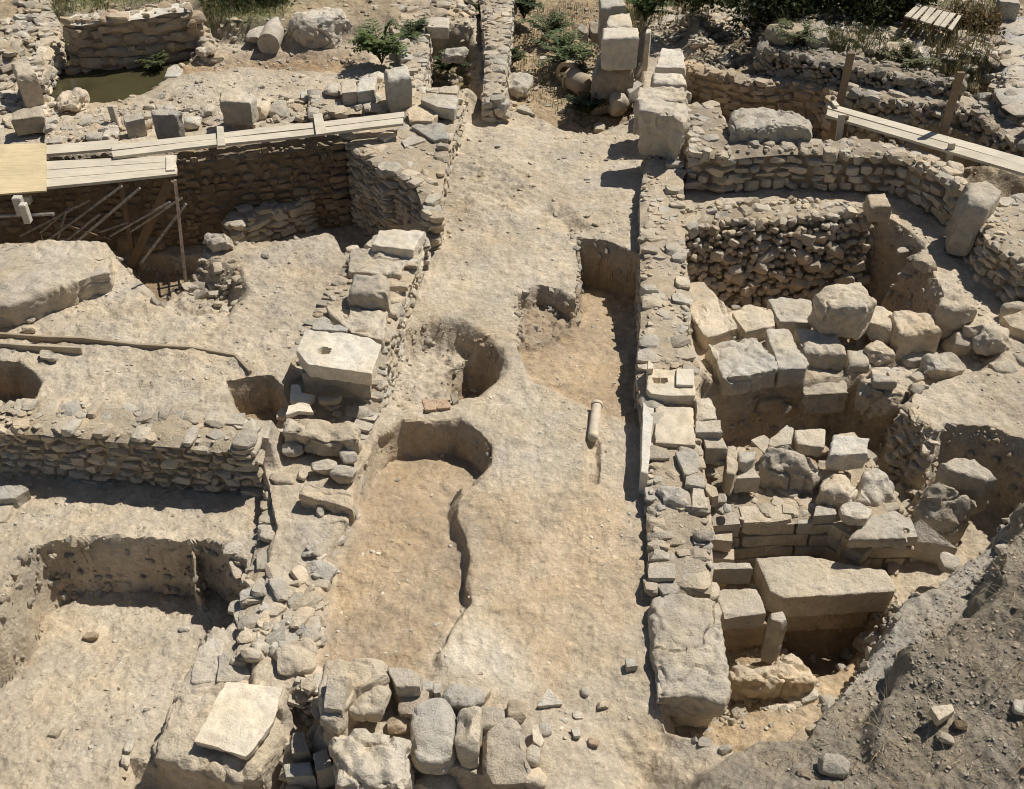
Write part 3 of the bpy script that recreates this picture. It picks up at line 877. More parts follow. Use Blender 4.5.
scatter('r', 60, [(185, 265), (245, 275), (235, 310), (190, 300)], 0.1, 0.05, 0.16, 32, 1.5, lib=LIB, mb=rub)
scatter('r', 90, [(690, 660), (800, 690), (760, 740), (700, 720)], -1.0, 0.04, 0.14, 33, 1.5, lib=LIB, mb=rub)
scatter('r', 140, [(690, 275), (770, 290), (900, 330), (1010, 340), (900, 400), (850, 385), (720, 395)], -0.4, 0.05, 0.2, 34, 1.5, lib=LIB, mb=rub)
scatter('r', 80, [(283, 680), (320, 670), (320, 789), (283, 789)], 0.0, 0.05, 0.17, 35, 1.3, lib=LIB, mb=rub)
o = rub.build('rubble', M['stone'], origin=(0, 0, 0)); tag(o, 'loose broken rubble lying thickly along the wall stubs', 'rubble', kind='stuff')
# ------------------------------------------------------------------ walls
W = rubble_wall
# wall with the holed slab, along the street
W('long rubble wall along the street carrying the white slab with a round hole',
  [(376, 236), (425, 232), (419, 262), (404, 300), (391, 340), (382, 400), (368, 440), (356, 517), (330, 560), (324, 640), (300, 672), (236, 662), (240, 600), (256, 540), (268, 450), (283, 400), (300, 330), (345, 262)],
  [.38, .38, .36, .34, .32, .10, -.02, -.08, -.04, -.05, -.06, -.07, -.05, -.06, -.04, .10, .32, .36], -0.9, 11, course=.075, slen=.13, top=.22, proud=.02, topdens=.8, topflat=.25)
W('stepped corner of flat rubble courses where the grey planks end beside the street',
  [(336, 130), (402, 120), (402, 88), (458, 86), (464, 100), (448, 150), (438, 214), (428, 218), (416, 186), (398, 174), (380, 170), (363, 155), (345, 142)],
  .45, -0.95, 12, course=.09, slen=.2, top=.3, proud=.03, topflat=.2, topdens=.9, mortar=(0.426, 0.344, 0.239))
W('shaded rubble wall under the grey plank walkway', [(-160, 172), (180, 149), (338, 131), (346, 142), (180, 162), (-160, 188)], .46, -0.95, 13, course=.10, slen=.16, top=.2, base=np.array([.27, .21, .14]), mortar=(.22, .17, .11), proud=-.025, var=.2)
W('low rubble terrace wall with ochre ashlars in its shaded face',
  [(-90, 404), (25, 400), (112, 403), (250, 417), (262, 428), (252, 448), (193, 446), (140, 441), (66, 434), (20, 430), (-90, 425)], .35, -.42, 14, course=.085, slen=.15, top=.17, proud=.02, gap=.2, topdens=.8, topflat=.15, base=BASE * .98, mortar=(0.426, 0.351, 0.246))
W('short broken stub of wall in the sunken room beyond the iron grating', [(226, 212), (300, 190), (312, 199), (256, 217), (230, 226)], -.32, -.85, 15, course=.1, slen=.2, top=.25)
# wall with the marble threshold
W('straight rubble wall on the shadow side of the street carrying the marble threshold',
  [(646, 155), (683, 158), (686, 250), (692, 300), (686, 335), (700, 365), (700, 430), (710, 500), (714, 560), (712, 592), (650, 592), (646, 480), (641, 400), (636, 372), (641, 330), (640, 200)],
  [.24, .26, .27, .28, .28, .28, .24, .18, .12, .10, .10, .20, .25, .26, .26, .25], -1.1, 16, course=.09, slen=.17, top=.19, proud=.02, topdens=.8, topflat=.2)
W('curved dry stone wall of beige rubble below the bare boards',
  [(686, 106), (716, 99), (736, 138), (800, 141), (853, 136), (892, 142), (928, 152), (962, 174), (968, 186), (957, 187), (936, 173), (899, 155), (830, 153), (795, 150), (742, 154), (722, 156), (690, 150)],
  .55, .0, 17, course=.13, slen=.2, top=.22, proud=.04, base=BASE, mortar=(0.309, 0.244, 0.170), gap=.2)
W('thin curved wall of tan mortared stone behind the long pale boulder', [(685, 58), (728, 69), (760, 75), (800, 74), (834, 84), (846, 104), (836, 106), (827, 90), (795, 83), (760, 85), (728, 78), (685, 67)],
  .42, -.3, 18, course=.13, slen=.2, top=.2, base=BROWN * 1.15, mortar=(0.399, 0.310, 0.212), proud=.012, gap=.06)
W('grey tumbled wall behind the bare boards and their stakes', [(850, 80), (885, 86), (920, 90), (955, 92), (985, 95), (1012, 118), (1060, 140), (1060, 156), (1003, 136), (978, 112), (950, 105), (915, 104), (882, 99), (848, 92)],
  .55, -.2, 19, course=.14, slen=.22, top=.26, base=GREY * .95, mortar=(0.321, 0.264, 0.192), proud=.05, loose=True)
W('dark rough wall below the row of grey boulders', [(762, 38), (800, 46), (840, 53), (885, 64), (960, 78), (962, 84), (880, 74), (838, 64), (798, 57), (762, 50)], .75, .1, 20, course=.13, slen=.2, top=.22, base=GREY * .75, mortar=(0.167, 0.139, 0.095), proud=.04, loose=True)
W('collapsing cobble face on the far side of the deep pit', [(676, 212), (700, 206), (764, 202), (800, 199), (866, 203), (870, 214), (800, 218), (764, 220), (700, 224), (680, 228)],
  .06, -1.05, 21, course=.17, slen=.2, top=.25, proud=.08, batter=.30, base=BASE, mortar=(0.347, 0.278, 0.192), loose=True, topflat=.3)
W('rubble bank with flat stones at the picture edge beside the leaning block', [(982, 217), (998, 200), (1040, 190), (1100, 220), (1110, 300), (1024, 262), (992, 240)], .5, -.05, 22, course=.11, slen=.18, top=.22, topflat=.35, batter=.1, proud=.05)
W('mixed ashlar and rubble foundation behind the big sunken ashlar', [(712, 448), (768, 440), (800, 470), (862, 440), (905, 505), (908, 530), (850, 532), (832, 520), (780, 520), (712, 526)],
  -.3, -1.1, 23, course=.15, slen=.24, top=.22, base=BASE * .98, mortar=(0.373, 0.298, 0.205), proud=.02, gap=.06, square=True)
W('narrow rubble wall running away between the street end and the green thicket', [(478, -12), (514, -12), (508, 50), (504, 100), (482, 98), (486, 50)], .35, -.35, 24, course=.12, slen=.18, top=.24, base=PALE * .82)
W('pale rubble strip running down to the pool from the top corner', [(22, -5), (48, -5), (60, 22), (58, 38), (38, 82), (24, 78), (40, 36)], .6, .1, 25, course=.12, slen=.18, top=.22, base=GREY * 1.2)
W('low grey rubble row between the pool and the plank walkway', [(44, 122), (76, 114), (112, 114), (118, 132), (112, 138), (44, 142)], .42, .1, 26, course=.1, slen=.17, top=.2, base=GREY * 1.15)
W('heap of grey rubble walling behind the fern bush', [(384, -8), (430, -8), (428, 60), (420, 86), (404, 84), (398, 40), (386, 14)], .5, -.2, 27, course=.13, slen=.22, top=.28, base=GREY * 1.1)
W('ruined wall with a pale broken crest behind the pool', [(60, 19), (76, 12), (100, 10), (130, 8), (165, 0), (188, -3), (193, 8), (165, 12), (140, 16), (118, 19), (97, 20), (70, 22)],
  .95, -.1, 28, course=.16, slen=.3, top=.26, base=BROWN * 1.05, mortar=(0.347, 0.271, 0.185), proud=.012, gap=.05, topmortar=(0.670, 0.622, 0.520))
W('tan rubble footing left of the lying drum', [(196, 20), (208, 24), (215, 40), (205, 46), (194, 34)], .5, .1, 29, course=.12, slen=.18, top=.22)
W('low rubble course behind the pale blocks at the plank ends', [(308, 96), (340, 84), (378, 74), (402, 80), (404, 106), (375, 108), (340, 112), (308, 114)], .42, .1, 30, course=.12, slen=.2, top=.24)

# ------------------------------------------------------------------ blocks and slabs of the wall with the holed slab
g = 'blocks lying on the holed slab wall'
B('flat pale slab at the far end of the holed slab wall', Z(6, [(510, 152), (688, 160), (642, 237), (478, 215)]), .52, .2, q=16, tint=PALE * .95, group=g, mat='dressed', cat='stone slab', name='stone_slab', rough=.7)
B('rough dusty block between the far pale slab and the rounded brown block', Z(6, [(392, 236), (540, 232), (612, 284), (590, 332), (385, 322)]), .42, .25, rough=1.6, group=g, tint=PALE * .86)
B('rounded brown-grey block with a shaded front on the holed slab wall', Z(6, [(405, 322), (542, 322), (545, 405), (378, 402)]), .62, .34, q=5, tint=GREY * 1.05, group=g, rough=1.3)
B('cracked pale slab just behind the slab with the round hole', Z(6, [(292, 448), (545, 474), (522, 592), (400, 562), (320, 492)]), .42, .16, group=g, tint=PALE * .9, cat='stone slab', name='stone_slab', rough=1.4)
B('small flat stone tucked against the corner of the holed slab', Z(6, [(246, 512), (292, 496), (388, 546), (378, 556), (246, 548)]), .42, .14, group=g, tint=PALE * .85, cat='stone slab', name='stone_slab')
(hx, hy), = Z(6, [(293, 634)])
B('white slab pierced by a round hole', Z(6, [(215, 545), (350, 560), (470, 580), (520, 606), (478, 722), (360, 705), (225, 685), (180, 627)]), .62, .17, n=60, q=22, tint=(.65, .58, .46), group=g,
  mat='dressed', cat='stone slab', name='stone_slab', rough=.55, chips=4, dents=[(hx, hy, .052, .13)])
B('shaded block propping up the holed slab', Z(6, [(210, 640), (470, 690), (470, 730), (205, 720)]), .42, .4, group=g, tint=BASE)
B('white broken marble scrap in the shade below the holed slab', [(291, 384), (299, 383), (302, 393), (316, 396), (309, 402), (290, 401)], [.34, .34, .27, .22, .22, .25], .06, tint=PALE * 1.15, cat='stone fragment', name='stone_fragment', n=8, mat='dressed')
S('small angular chunk beside the white marble scrap', ZB(10, 272, 48, 362, 98), .18, tint=BASE)
B('curved white rim fragment on the holed slab wall', Z(10, [(150, 100), (190, 88), (235, 92), (252, 128), (190, 122), (140, 138)]), .29, .05, tint=PALE * 1.1, cat='stone fragment', name='stone_fragment', n=8, mat='dressed')
B('broad dusty block below the curved white rim fragment', Z(10, [(130, 140), (280, 150), (435, 172), (428, 228), (280, 236), (132, 202)]), .27, .24, q=7, tint=PALE * .86, rough=1.3)
S('lavender grey cobble leaning in the gap of the holed slab wall', ZB(10, 128, 235, 212, 305), .05, tint=GREY * 1.2, q=3.5)
S('tan stone at the street edge below the broad dusty block', ZB(10, 350, 262, 422, 328), .05)
S('whitish angular stone with a shadow notch', ZB(10, 240, 305, 345, 375), .03, tint=PALE * .9)
S('squat grey stone beside the whitish notched stone', ZB(10, 312, 335, 422, 408), .03, tint=BASE * 1.05)
S('round grey boulder at the outer side of the holed slab wall', ZB(10, 74, 358, 182, 432), -.05, tint=GREY * 1.1, q=3.2)
S('fist sized stone next to the round grey boulder', ZB(10, 184, 353, 228, 394), .02)
B('tilted block with a deep shaded front near the end of the holed slab wall', Z(10, [(215, 402), (410, 440), (405, 512), (300, 480), (188, 450)]), [.2, .14, .1, .14, .2], .27, q=10, tint=BASE * 1.1, rough=1.2)
S('upright pale splinter before the tilted block', ZB(10, 262, 488, 296, 556), -.02, dr=.6, tint=PALE * .85)
S('small dark cobble beside the upright splinter', ZB(10, 292, 488, 342, 524), -.02, tint=GREY)
S('crumbling lump at the foot of the tilted block', ZB(10, 302, 508, 392, 598), -.06, rough=1.8)
S('shadowed stone low on the outer edge of the wall', ZB(10, 45, 428, 110, 482), -.1)
S('dusty stone at the outer corner of the wall foot', ZB(10, 30, 585, 100, 640), -.05)
# paving-like stones of the lower end (photo zoom: 230 + x / 4.933, 520 + y / 4.93)
L_ = lambda pts: [(230 + x / 4.933, 520 + y / 4.93) for x, y in pts]
gl = 'flat stones bedded at the lower end of the wall'
B('large flat triangular stone of the lower wall end', L_([(330, 235), (500, 205), (510, 250), (480, 335), (380, 320), (330, 275)]), -.01, .14, tint=PALE * .86, group=gl, cat='stone slab', name='stone_slab', rough=1.2)
B('kite shaped flat stone with a dark edge', L_([(280, 335), (395, 380), (395, 395), (290, 422), (275, 380)]), -.00, .14, tint=PALE * .8, group=gl, cat='stone slab', name='stone_slab')
B('broad white-edged stone at the outer side of the lower wall end', L_([(60, 340), (130, 330), (165, 370), (90, 385), (45, 400), (45, 360)]), -.00, .2, tint=PALE * .88, group=gl, cat='stone slab', name='stone_slab')
B('grey pointed stone among the flat stones', L_([(240, 265), (310, 255), (310, 290), (280, 335)]), -.01, .12, tint=GREY * 1.2, group=gl, cat='stone slab', name='stone_slab')
B('wedge of grey stone with a thick dark lip', L_([(180, 420), (250, 395), (280, 435), (225, 470), (172, 465)]), -.00, .16, tint=GREY * 1.2, group=gl, cat='stone slab', name='stone_slab')
B('long flat stone on the street side of the lower wall end', L_([(340, 425), (400, 395), (465, 392), (460, 430), (390, 455), (335, 440)]), -.01, .16, tint=GREY * 1.25, group=gl, cat='stone slab', name='stone_slab')
B('rounded grey flat stone below the kite shaped one', L_([(255, 455), (310, 425), (360, 460), (330, 485), (262, 492)]), -.00, .15, tint=GREY * 1.25, group=gl, cat='stone slab', name='stone_slab')
B('tan four sided stone near the big knobbly boulder', L_([(245, 505), (320, 497), (290, 575), (215, 570)]), -.01, .14, tint=PALE * .8, group=gl, cat='stone slab', name='stone_slab')
B('large smooth stone on the street side above the knobbly boulder', L_([(350, 490), (440, 462), (445, 520), (425, 570), (365, 550), (345, 520)]), -.01, .18, tint=GREY * 1.25, group=gl, cat='stone slab', name='stone_slab')
B('sunken flat stone behind the kite shaped one', L_([(160, 130), (235, 180), (225, 240), (130, 240), (130, 170)]), -.02, .12, tint=PALE * .8, group=gl, cat='stone slab', name='stone_slab')
S('oval stone at the outer foot of the knobbly boulder', (239, 645, 263, 662), -.02, tint=GREY * 1.15)
S('big knobbly boulder at the lower end of the wall', (275, 637, 317, 678), -.06, tint=GREY * 1.15, rough=2.0, n=18)
B('flat worn slab behind the block that carries the white plate', Z(13, [(780, 225), (840, 185), (885, 200), (850, 360), (750, 372), (755, 300)]), -.12, .3, tint=BASE * 1.12, cat='stone slab', name='stone_slab')
B('smooth flat slab touching the far edge of the white plate', Z(13, [(855, 250), (975, 245), (985, 345), (960, 365), (850, 365)]), -.09, .3, tint=PALE * .82, cat='stone slab', name='stone_slab')
B('massive rounded block lying under the white plate', [(173, 686), (213, 676), (284, 668), (290, 705), (281, 738), (262, 772), (240, 781), (190, 768), (150, 757), (149, 745)], -.10, .40, n=26, q=5.5, tint=BASE * .97, rough=1.2)
B('square white plate lying tilted on the massive rounded block', [(226, 682), (283, 687), (274, 722), (246, 757), (193, 741)], [.03, .03, .0, -.01, .01], .07, n=24, q=26, tint=(.66, .61, .51), mat='dressed', cat='stone slab', name='stone_slab', rough=.55, chips=2)

# ------------------------------------------------------------------ heap of stones across the near end of the street
gp = 'heap of stones across the near end of the street'
B('hollow broken block at the outer corner of the front heap', Z(14, [(295, 262), (520, 258), (545, 330), (420, 400), (345, 535), (268, 500), (262, 380)]), .36, .5, tint=BASE * 1.1, group=gp, n=22, q=8)
B('upright panel of stone leaning on the hollow broken block', Z(14, [(305, 335), (398, 345), (362, 478), (288, 468)]), [.46, .46, .40, .40], .14, tint=BASE * 1.05, group=gp)
S('craggy fractured chunk in the middle of the front heap', ZB(14, 378, 285, 562, 512), .12, tint=BASE * 1.08, group=gp, n=20, rough=1.5, q=4, planes=14)
B('smooth tan block half buried behind the craggy chunk', Z(14, [(535, 305), (600, 305), (678, 338), (670, 385), (575, 385)]), .3, .3, tint=BASE * 1.1, group=gp)
S('brown cracked stone between the craggy chunk and the grey oval', ZB(14, 580, 372, 700, 505), .08, tint=BROWN * 1.2, group=gp, n=16, planes=13)
S('low brown stone under the craggy chunk', ZB(14, 538, 495, 645, 575), .0, tint=BROWN * 1.2, group=gp)
B('big square pitted block at the front of the heap', Z(14, [(312, 565), (450, 538), (622, 578), (626, 700), (600, 780), (345, 780), (325, 680)]), .3, .6, tint=BASE * 1.12, group=gp, n=28, q=7, rough=2.0)
S('grey oval boulder standing on end in the front heap', ZB(14, 636, 425, 815, 722), -.05, tint=GREY * 1.15, group=gp, n=20, q=3.2, planes=7, lo=.75, yaw=.05, dr=.75)
S('pointed tan stone next to the grey oval boulder', ZB(14, 806, 458, 925, 702), -.05, tint=BASE * 1.15, group=gp, n=18, q=3.4, yaw=.0, planes=12)
S('flat-topped boulder behind the grey oval one', ZB(14, 752, 372, 922, 498), .05, tint=PALE * .82, group=gp, n=16)
B('small squared brick stone behind the grey oval boulder', Z(14, [(672, 362), (718, 362), (718, 395), (672, 398)]), .14, .16, tint=PALE * .8, group=gp, n=8)
B('second little brick stone set beside the first', Z(14, [(722, 370), (752, 372), (750, 408), (722, 412)]), .12, .15, tint=PALE * .78, group=gp, n=8)
B('pale rim slab edging the plaster patch', Z(14, [(818, 345), (850, 350), (950, 395), (925, 425), (810, 375)]), .1, .14, tint=PALE * .9, group=gp, cat='stone slab', name='stone_slab')
S('rough grey stone at the street end of the heap', (481, 719, 532, 789), -.02, tint=GREY * 1.12, group=gp, n=20, q=4, planes=14, yaw=.1)
S('tan lump between the pointed stone and the rough grey stone', ZB(14, 892, 458, 1010, 570), .02, tint=PALE * .8, group=gp, n=14)
S('dark brown knob behind the rough grey stone', ZB(15, 20, 438, 115, 525), .02, tint=BROWN * 1.05, group=gp)
B('white cup shaped sherd beside the dark brown knob', Z(15, [(122, 538), (150, 530), (172, 600), (160, 622), (132, 600)]), .1, .05, tint=PALE * 1.05, cat='potsherd', name='potsherd', n=8, mat='dressed')
S('small light stone behind the white sherd', ZB(15, 140, 528, 204, 585), .0, tint=PALE * .85, group=gp)
S('smooth wedge stone in front of the white sherd', ZB(15, 98, 595, 162, 712), -.02, tint=BASE * 1.15, group=gp)
S('square stone at the very front end of the heap', ZB(15, 80, 695, 190, 790), -.02, tint=BASE * 1.15, group=gp)
S('broad flat boulder below the grey oval at the bottom edge', ZB(14, 632, 705, 818, 830), -.25, tint=BASE * 1.12, group=gp, n=14)
S('slim upright stone at the bottom edge', ZB(14, 884, 712, 962, 815), -.2, tint=PALE * .8, group=gp)
S('half hidden stone between the broad flat boulder and the slim one', ZB(14, 798, 755, 892, 830), -.25, tint=PALE * .8, group=gp)
S('shaded filler stone under the pointed tan stone', ZB(14, 790, 690, 905, 770), -.3, tint=BASE, group=gp)
B('squared stone in the gap beside the massive rounded block', Z(14, [(132, 690), (235, 680), (255, 735), (140, 742)]), -.12, .2, tint=PALE * .86, group='small stones in the gap')
B('narrow upright stone in the gap beside the massive rounded block', Z(14, [(165, 565), (215, 560), (235, 640), (160, 650)]), -.06, .2, tint=PALE * .82, group='small stones in the gap')
B('smooth leaning stone touching the big square pitted block', Z(14, [(248, 645), (300, 625), (325, 700), (258, 720)]), -.02, .25, tint=BASE * 1.12, group='small stones in the gap')
B('triangular pale tile lying flat in the street', Z(15, [(190, 382), (248, 452), (145, 462)]), .045, .05, tint=PALE * 1.0, cat='tile', name='roof_tile', n=8, chips=0)
B('small squared stone alone in the trodden street', Z(15, [(492, 276), (532, 270), (542, 302), (500, 308)]), .07, .1, tint=PALE * .9, n=8, cat='stone')
S('little stone near the triangular tile', ZB(15, 318, 385, 350, 425), None, tint=PALE * .85)
S('flat chip further along from the triangular tile', ZB(15, 380, 440, 432, 478), None, tint=BASE * 1.15)
B('white curled sherd on the slope at the street end', Z(15, [(278, 545), (308, 545), (318, 578), (290, 580)]), .05, .05, tint=PALE * 1.1, cat='potsherd', name='potsherd', n=8)
S('brown stone on the slope at the street end', ZB(15, 345, 580, 395, 622), None, tint=BROWN * 1.1)

# ------------------------------------------------------------------ wall with the marble threshold
gw = 'blocks on the marble threshold wall'
B('large overhanging weathered block crowning the far end of the threshold wall', Z(3, [(545, 390), (600, 378), (735, 395), (757, 450), (725, 490), (690, 458), (600, 440), (538, 432)]), .9, .66, n=26, q=8, chips=4, tint=PALE * .9, group=gw, taper=.72, rough=1.3)
B('flat cracked block right behind the overhanging weathered block', Z(3, [(548, 340), (722, 345), (737, 396), (535, 395)]), .72, .5, n=14, tint=PALE * .92, group=gw, rough=1.4)
B('pale oblong block with a shaded lip two behind the overhanging block', Z(3, [(600, 275), (725, 282), (738, 330), (595, 322)]), .66, .45, tint=PALE * 1.08, group=gw, q=6)
B('pale flat block at the turn into the tan curved wall', Z(3, [(635, 184), (715, 188), (735, 266), (612, 262)]), .62, .4, tint=PALE * 1.08, group=gw)
B('moulded pale block on a dark base near the green thicket', Z(3, [(402, 105), (546, 105), (550, 145), (402, 152)]), .95, .5, n=18, q=14, tint=PALE * .95, mat='dressed', rough=.8)
B('dark supporting stone beneath the moulded pale block', Z(3, [(380, 200), (520, 205), (530, 265), (360, 290)]), .42, .75, tint=GREY * .9, q=5)
B('smooth pale block behind the moulded block', Z(3, [(425, 60), (515, 40), (524, 102), (418, 102)]), .92, .6, tint=PALE * .95, q=10)
B('weathered pale block topmost of the row by the thicket', Z(3, [(392, -10), (480, -15), (495, 20), (395, 30)]), .95, .6, tint=PALE * .85)
S('dark round boulder leaning on the smooth pale block', ZB(3, 345, 82, 400, 168), -.1, tint=GREY * .85)
S('small dark boulder outside the dark round one', ZB(3, 305, 92, 350, 170), -.1, tint=GREY * .8)
B('thin upright slab standing by the moulded block', Z(3, [(578, 112), (598, 112), (592, 130), (572, 132)]), .75, .6, tint=BASE, n=10)
S('upright grey stone beside the small dark weeds', ZB(3, 424, 345, 496, 458), -.2, tint=GREY * 1.15)
B('flat slab leaning toward the upright grey stone', Z(3, [(495, 345), (540, 312), (565, 330), (510, 368)]), .1, .2, tint=PALE * .8)
S('smooth low stone beside the broken ceramic pipe', ZB(3, 352, 315, 425, 362), -.2, tint=GREY * 1.15)
S('round pitted boulder beside the narrow wall at the street end', ZB(3, 22, 275, 130, 388), -.28, tint=BASE, rough=2.2, n=16, q=2.6)
S('small grey stone at the lip of the street end', ZB(3, 370, 480, 412, 528), None, tint=GREY)
B('pointed pale stone set in the lip of the street end', Z(3, [(95, 402), (140, 452), (62, 425)]), .06, .12, tint=PALE * .85, n=8)
# photo zoom: 630 + x / 5.26, 350 + y / 5.26
T_ = lambda pts: [(630 + x / 5.26, 350 + y / 5.26) for x, y in pts]
dn = [(px, py, .07, .035, .07) for px, py in T_([(160, 158)])]
B('marble threshold with a cut socket set across the wall', T_([(95, 100), (240, 100), (340, 120), (345, 238), (200, 240), (110, 228), (88, 205)]), .36, .16, n=36, q=24, tint=(.61, .56, .46), mat='dressed', rough=.45, chips=1, cat='threshold', name='threshold_stone', dents=dn)
B('raised square tile on the marble threshold', T_([(245, 95), (335, 98), (335, 185), (242, 180)]), .39, .06, n=12, q=24, tint=PALE * 1.1, mat='dressed', rough=.3, chips=0, cat='stone slab', name='stone_slab')
B('tall marble jamb stub at the far corner of the threshold', T_([(95, 42), (122, 75), (122, 98), (92, 100)]), .43, .3, n=10, q=20, tint=PALE * 1.05, mat='dressed', chips=0, cat='marble slab', name='marble_slab')
B('white marble sheet standing on edge along the street', T_([(68, 250), (130, 268), (96, 652), (58, 640)]), .28, .42, n=14, q=20, tint=(.66, .63, .55), mat='dressed', rough=.3, chips=0, cat='marble slab', name='marble_slab')
B('cream paving slab below the marble threshold', T_([(132, 290), (332, 305), (345, 500), (132, 485)]), .28, .1, n=16, q=22, tint=PALE * .98, mat='dressed', rough=.7, chips=1, cat='stone slab', name='stone_slab')
B('rough tan block beside the cream paving slab', T_([(345, 255), (420, 245), (455, 310), (460, 360), (348, 365)]), .30, .3, tint=BASE * 1.15)
B('neat flat brick with a dark front edge', T_([(345, 368), (475, 368), (490, 432), (345, 432)]), .30, .09, q=18, tint=PALE * .88, cat='brick', name='brick', n=10)
B('tilted grey ashlar next to the neat flat brick', T_([(380, 452), (490, 458), (515, 520), (400, 515)]), [.24, .22, .17, .2], .22, q=16, tint=PALE * .85, mat='dressed')
B('three sided stone at the edge of the cream paving slab', T_([(235, 530), (330, 520), (380, 580), (360, 640), (290, 660), (265, 600)]), .27, .14, tint=PALE * .85, cat='stone')
S('rounded stone behind the rough granite cobble', T_([(225, 630), (290, 725)])[0] + T_([(225, 630), (290, 725)])[1], .12, tint=BASE * 1.12)
B('flat stone behind the rough granite cobble', T_([(295, 665), (390, 655), (395, 720), (290, 705)]), .26, .15, tint=PALE * .85, cat='stone')
B('small rubble slab overhanging the pit from the threshold wall', T_([(395, 690), (455, 720), (470, 765), (430, 775), (395, 730)]), .22, .14, tint=BASE * 1.1, cat='stone')
S('rough speckled granite cobble on the threshold wall', ZB(11, 615, 412, 755, 522), .12, tint=GREY * 1.25, rough=1.8, n=16, q=2.7)
B('flat tan stone next to the speckled granite cobble', Z(11, [(758, 418), (805, 420), (820, 505), (755, 500)]), .24, .2, tint=BASE * 1.15, cat='stone')
S('grey pitted boulder on the pit side of the threshold wall', ZB(11, 735, 505, 840, 645), .02, tint=GREY * 1.1, rough=1.9, n=16, q=3)
S('twin stone nearest the street below the granite cobble', ZB(11, 588, 590, 655, 672), .06, tint=BASE * 1.1)
S('squarish twin stone beside it below the granite cobble', ZB(11, 645, 582, 718, 668), .06, tint=BASE * 1.15, q=5)
S('pale ragged stone above the long end block', ZB(11, 588, 668, 690, 742), .03, tint=PALE * .85)
S('ragged stone with a dark underside above the long end block', ZB(11, 672, 645, 775, 765), .02, tint=BASE * 1.1, rough=1.8)
S('smooth rounded stone touching the long end block', ZB(11, 592, 730, 688, 795), .03, tint=GREY * 1.3)
B('long rough block ending the threshold wall with a jagged underside', Z(15, [(600, 25), (650, -5), (870, 30), (892, 180), (910, 425), (885, 445), (760, 425), (610, 432), (598, 130)]), .13, .6, n=32, q=12, chips=3, tint=BASE * 1.06, taper=.82, rough=1.4, shift=(-.01, .02))

# ------------------------------------------------------------------ east rooms
gr = 'blocks lined up before the deep pit'
B('six sided pale block standing highest in the row before the pit', Z(8, [(262, 360), (390, 352), (447, 430), (410, 462), (242, 456), (192, 395)]), .4, .45, n=22, q=7, tint=PALE * .88, group=gr, rough=1.2)
B('flat slab in the shade beside the six sided block', Z(8, [(15, 430), (70, 420), (188, 425), (190, 522), (60, 515)]), -.02, .35, tint=BASE * 1.1, group=gr, rough=1.3)
B('small flat slab between the threshold wall slabs', [(731, 312), (745, 304), (773, 308), (776, 325), (745, 332)], -.04, .35, tint=BASE * 1.1, group=gr)
B('narrow rough slab second in the front row of slabs', Z(8, [(5, 545), (90, 540), (180, 680), (165, 702), (60, 704)]), -.02, .27, n=16, tint=BASE * 1.08, group=gr, rough=1.3)
B('thick squared slab third in the front row of slabs', Z(8, [(115, 535), (290, 555), (328, 645), (160, 642)]), .0, .34, n=18, q=8, tint=BASE * 1.1, group=gr, rough=1.2)
B('long flat slab against the threshold wall', Z(7, [(735, 362), (800, 358), (880, 440), (948, 540), (810, 582), (740, 470)]), -.02, .25, n=18, tint=BASE * 1.12, group=gr, rough=1.2)
B('broad rough slab first in the front row beside the threshold', [(707, 342), (754, 334), (779, 357), (778, 368), (755, 374), (724, 377)], -.0, .26, n=20, tint=BASE * 1.14, group=gr, rough=1.3)
B('cube of stone below the thick squared slab', Z(8, [(325, 622), (412, 618), (422, 685), (330, 690)]), -.08, .35, q=5, tint=BASE * 1.05, group=gr)
S('knobbly stone beside the wedge below the six sided block', ZB(8, 398, 582, 518, 702), -.2, hr=.7, tint=BASE * 1.05, rough=2, group=gr, n=14)
B('smooth grey slab tipped on its side', Z(8, [(418, 700), (520, 688), (535, 720), (470, 778), (440, 765)]), [-.12, -.12, -.2, -.25, -.2], .2, tint=GREY * 1.3, mat='dressed', group=gr)
S('tan wedge stone leaning on the six sided block', ZB(8, 390, 452, 516, 615), -.15, hr=.8, tint=BASE * 1.15, group=gr, n=16, q=3.6)
B('squat block with a slanting top beside the tan wedge', Z(8, [(490, 478), (542, 460), (662, 475), (705, 548), (540, 568)]), .18, .42, n=18, q=7, tint=BASE * 1.12, group=gr)
B('rounded block on top of a buried boulder at the pit corner', Z(8, [(690, 412), (760, 400), (828, 405), (850, 458), (770, 470), (680, 455)]), .32, .45, n=18, q=5, tint=BASE * 1.08, group=gr, rough=1.3)
S('buried boulder supporting the rounded block at the pit corner', ZB(8, 705, 545, 852, 658), -.22, hr=.7, tint=BASE * .95, group=gr)
S('rough upright boulder behind the oval stone', ZB(8, 825, 515, 960, 668), -.12, hr=.8, tint=BASE * 1.05, rough=1.8, n=16, group=gr)
S('big smooth boulder cut by the picture edge', ZB(8, 955, 450, 1100, 640), -.1, hr=.8, tint=BASE * 1.1, n=16, q=3.5, group=gr)
S('boulder filling the gap behind the rough upright boulder', (962, 318, 990, 342), -.05, hr=.7, tint=BASE * 1.05, group=gr)
S('weathered boulder behind the big smooth one at the picture edge', (1000, 300, 1036, 326), -.05, hr=.7, tint=BASE * 1.05, group=gr)
S('stone packed between the squat block and the pit corner', (898, 346, 940, 368), -.25, hr=.6, tint=BASE, group=gr)
S('oval boulder lying by itself on the bare earth', ZB(8, 618, 638, 785, 760), None, tint=BASE * 1.1, n=16, rough=1.3)
S('low stone behind the bare earth near the picture edge', ZB(8, 888, 660, 995, 745), -.08, hr=.5, tint=BASE * 1.05)
S('corner boulder below the big smooth one', ZB(8, 985, 630, 1080, 735), -.1, hr=.6, tint=BASE * 1.05)
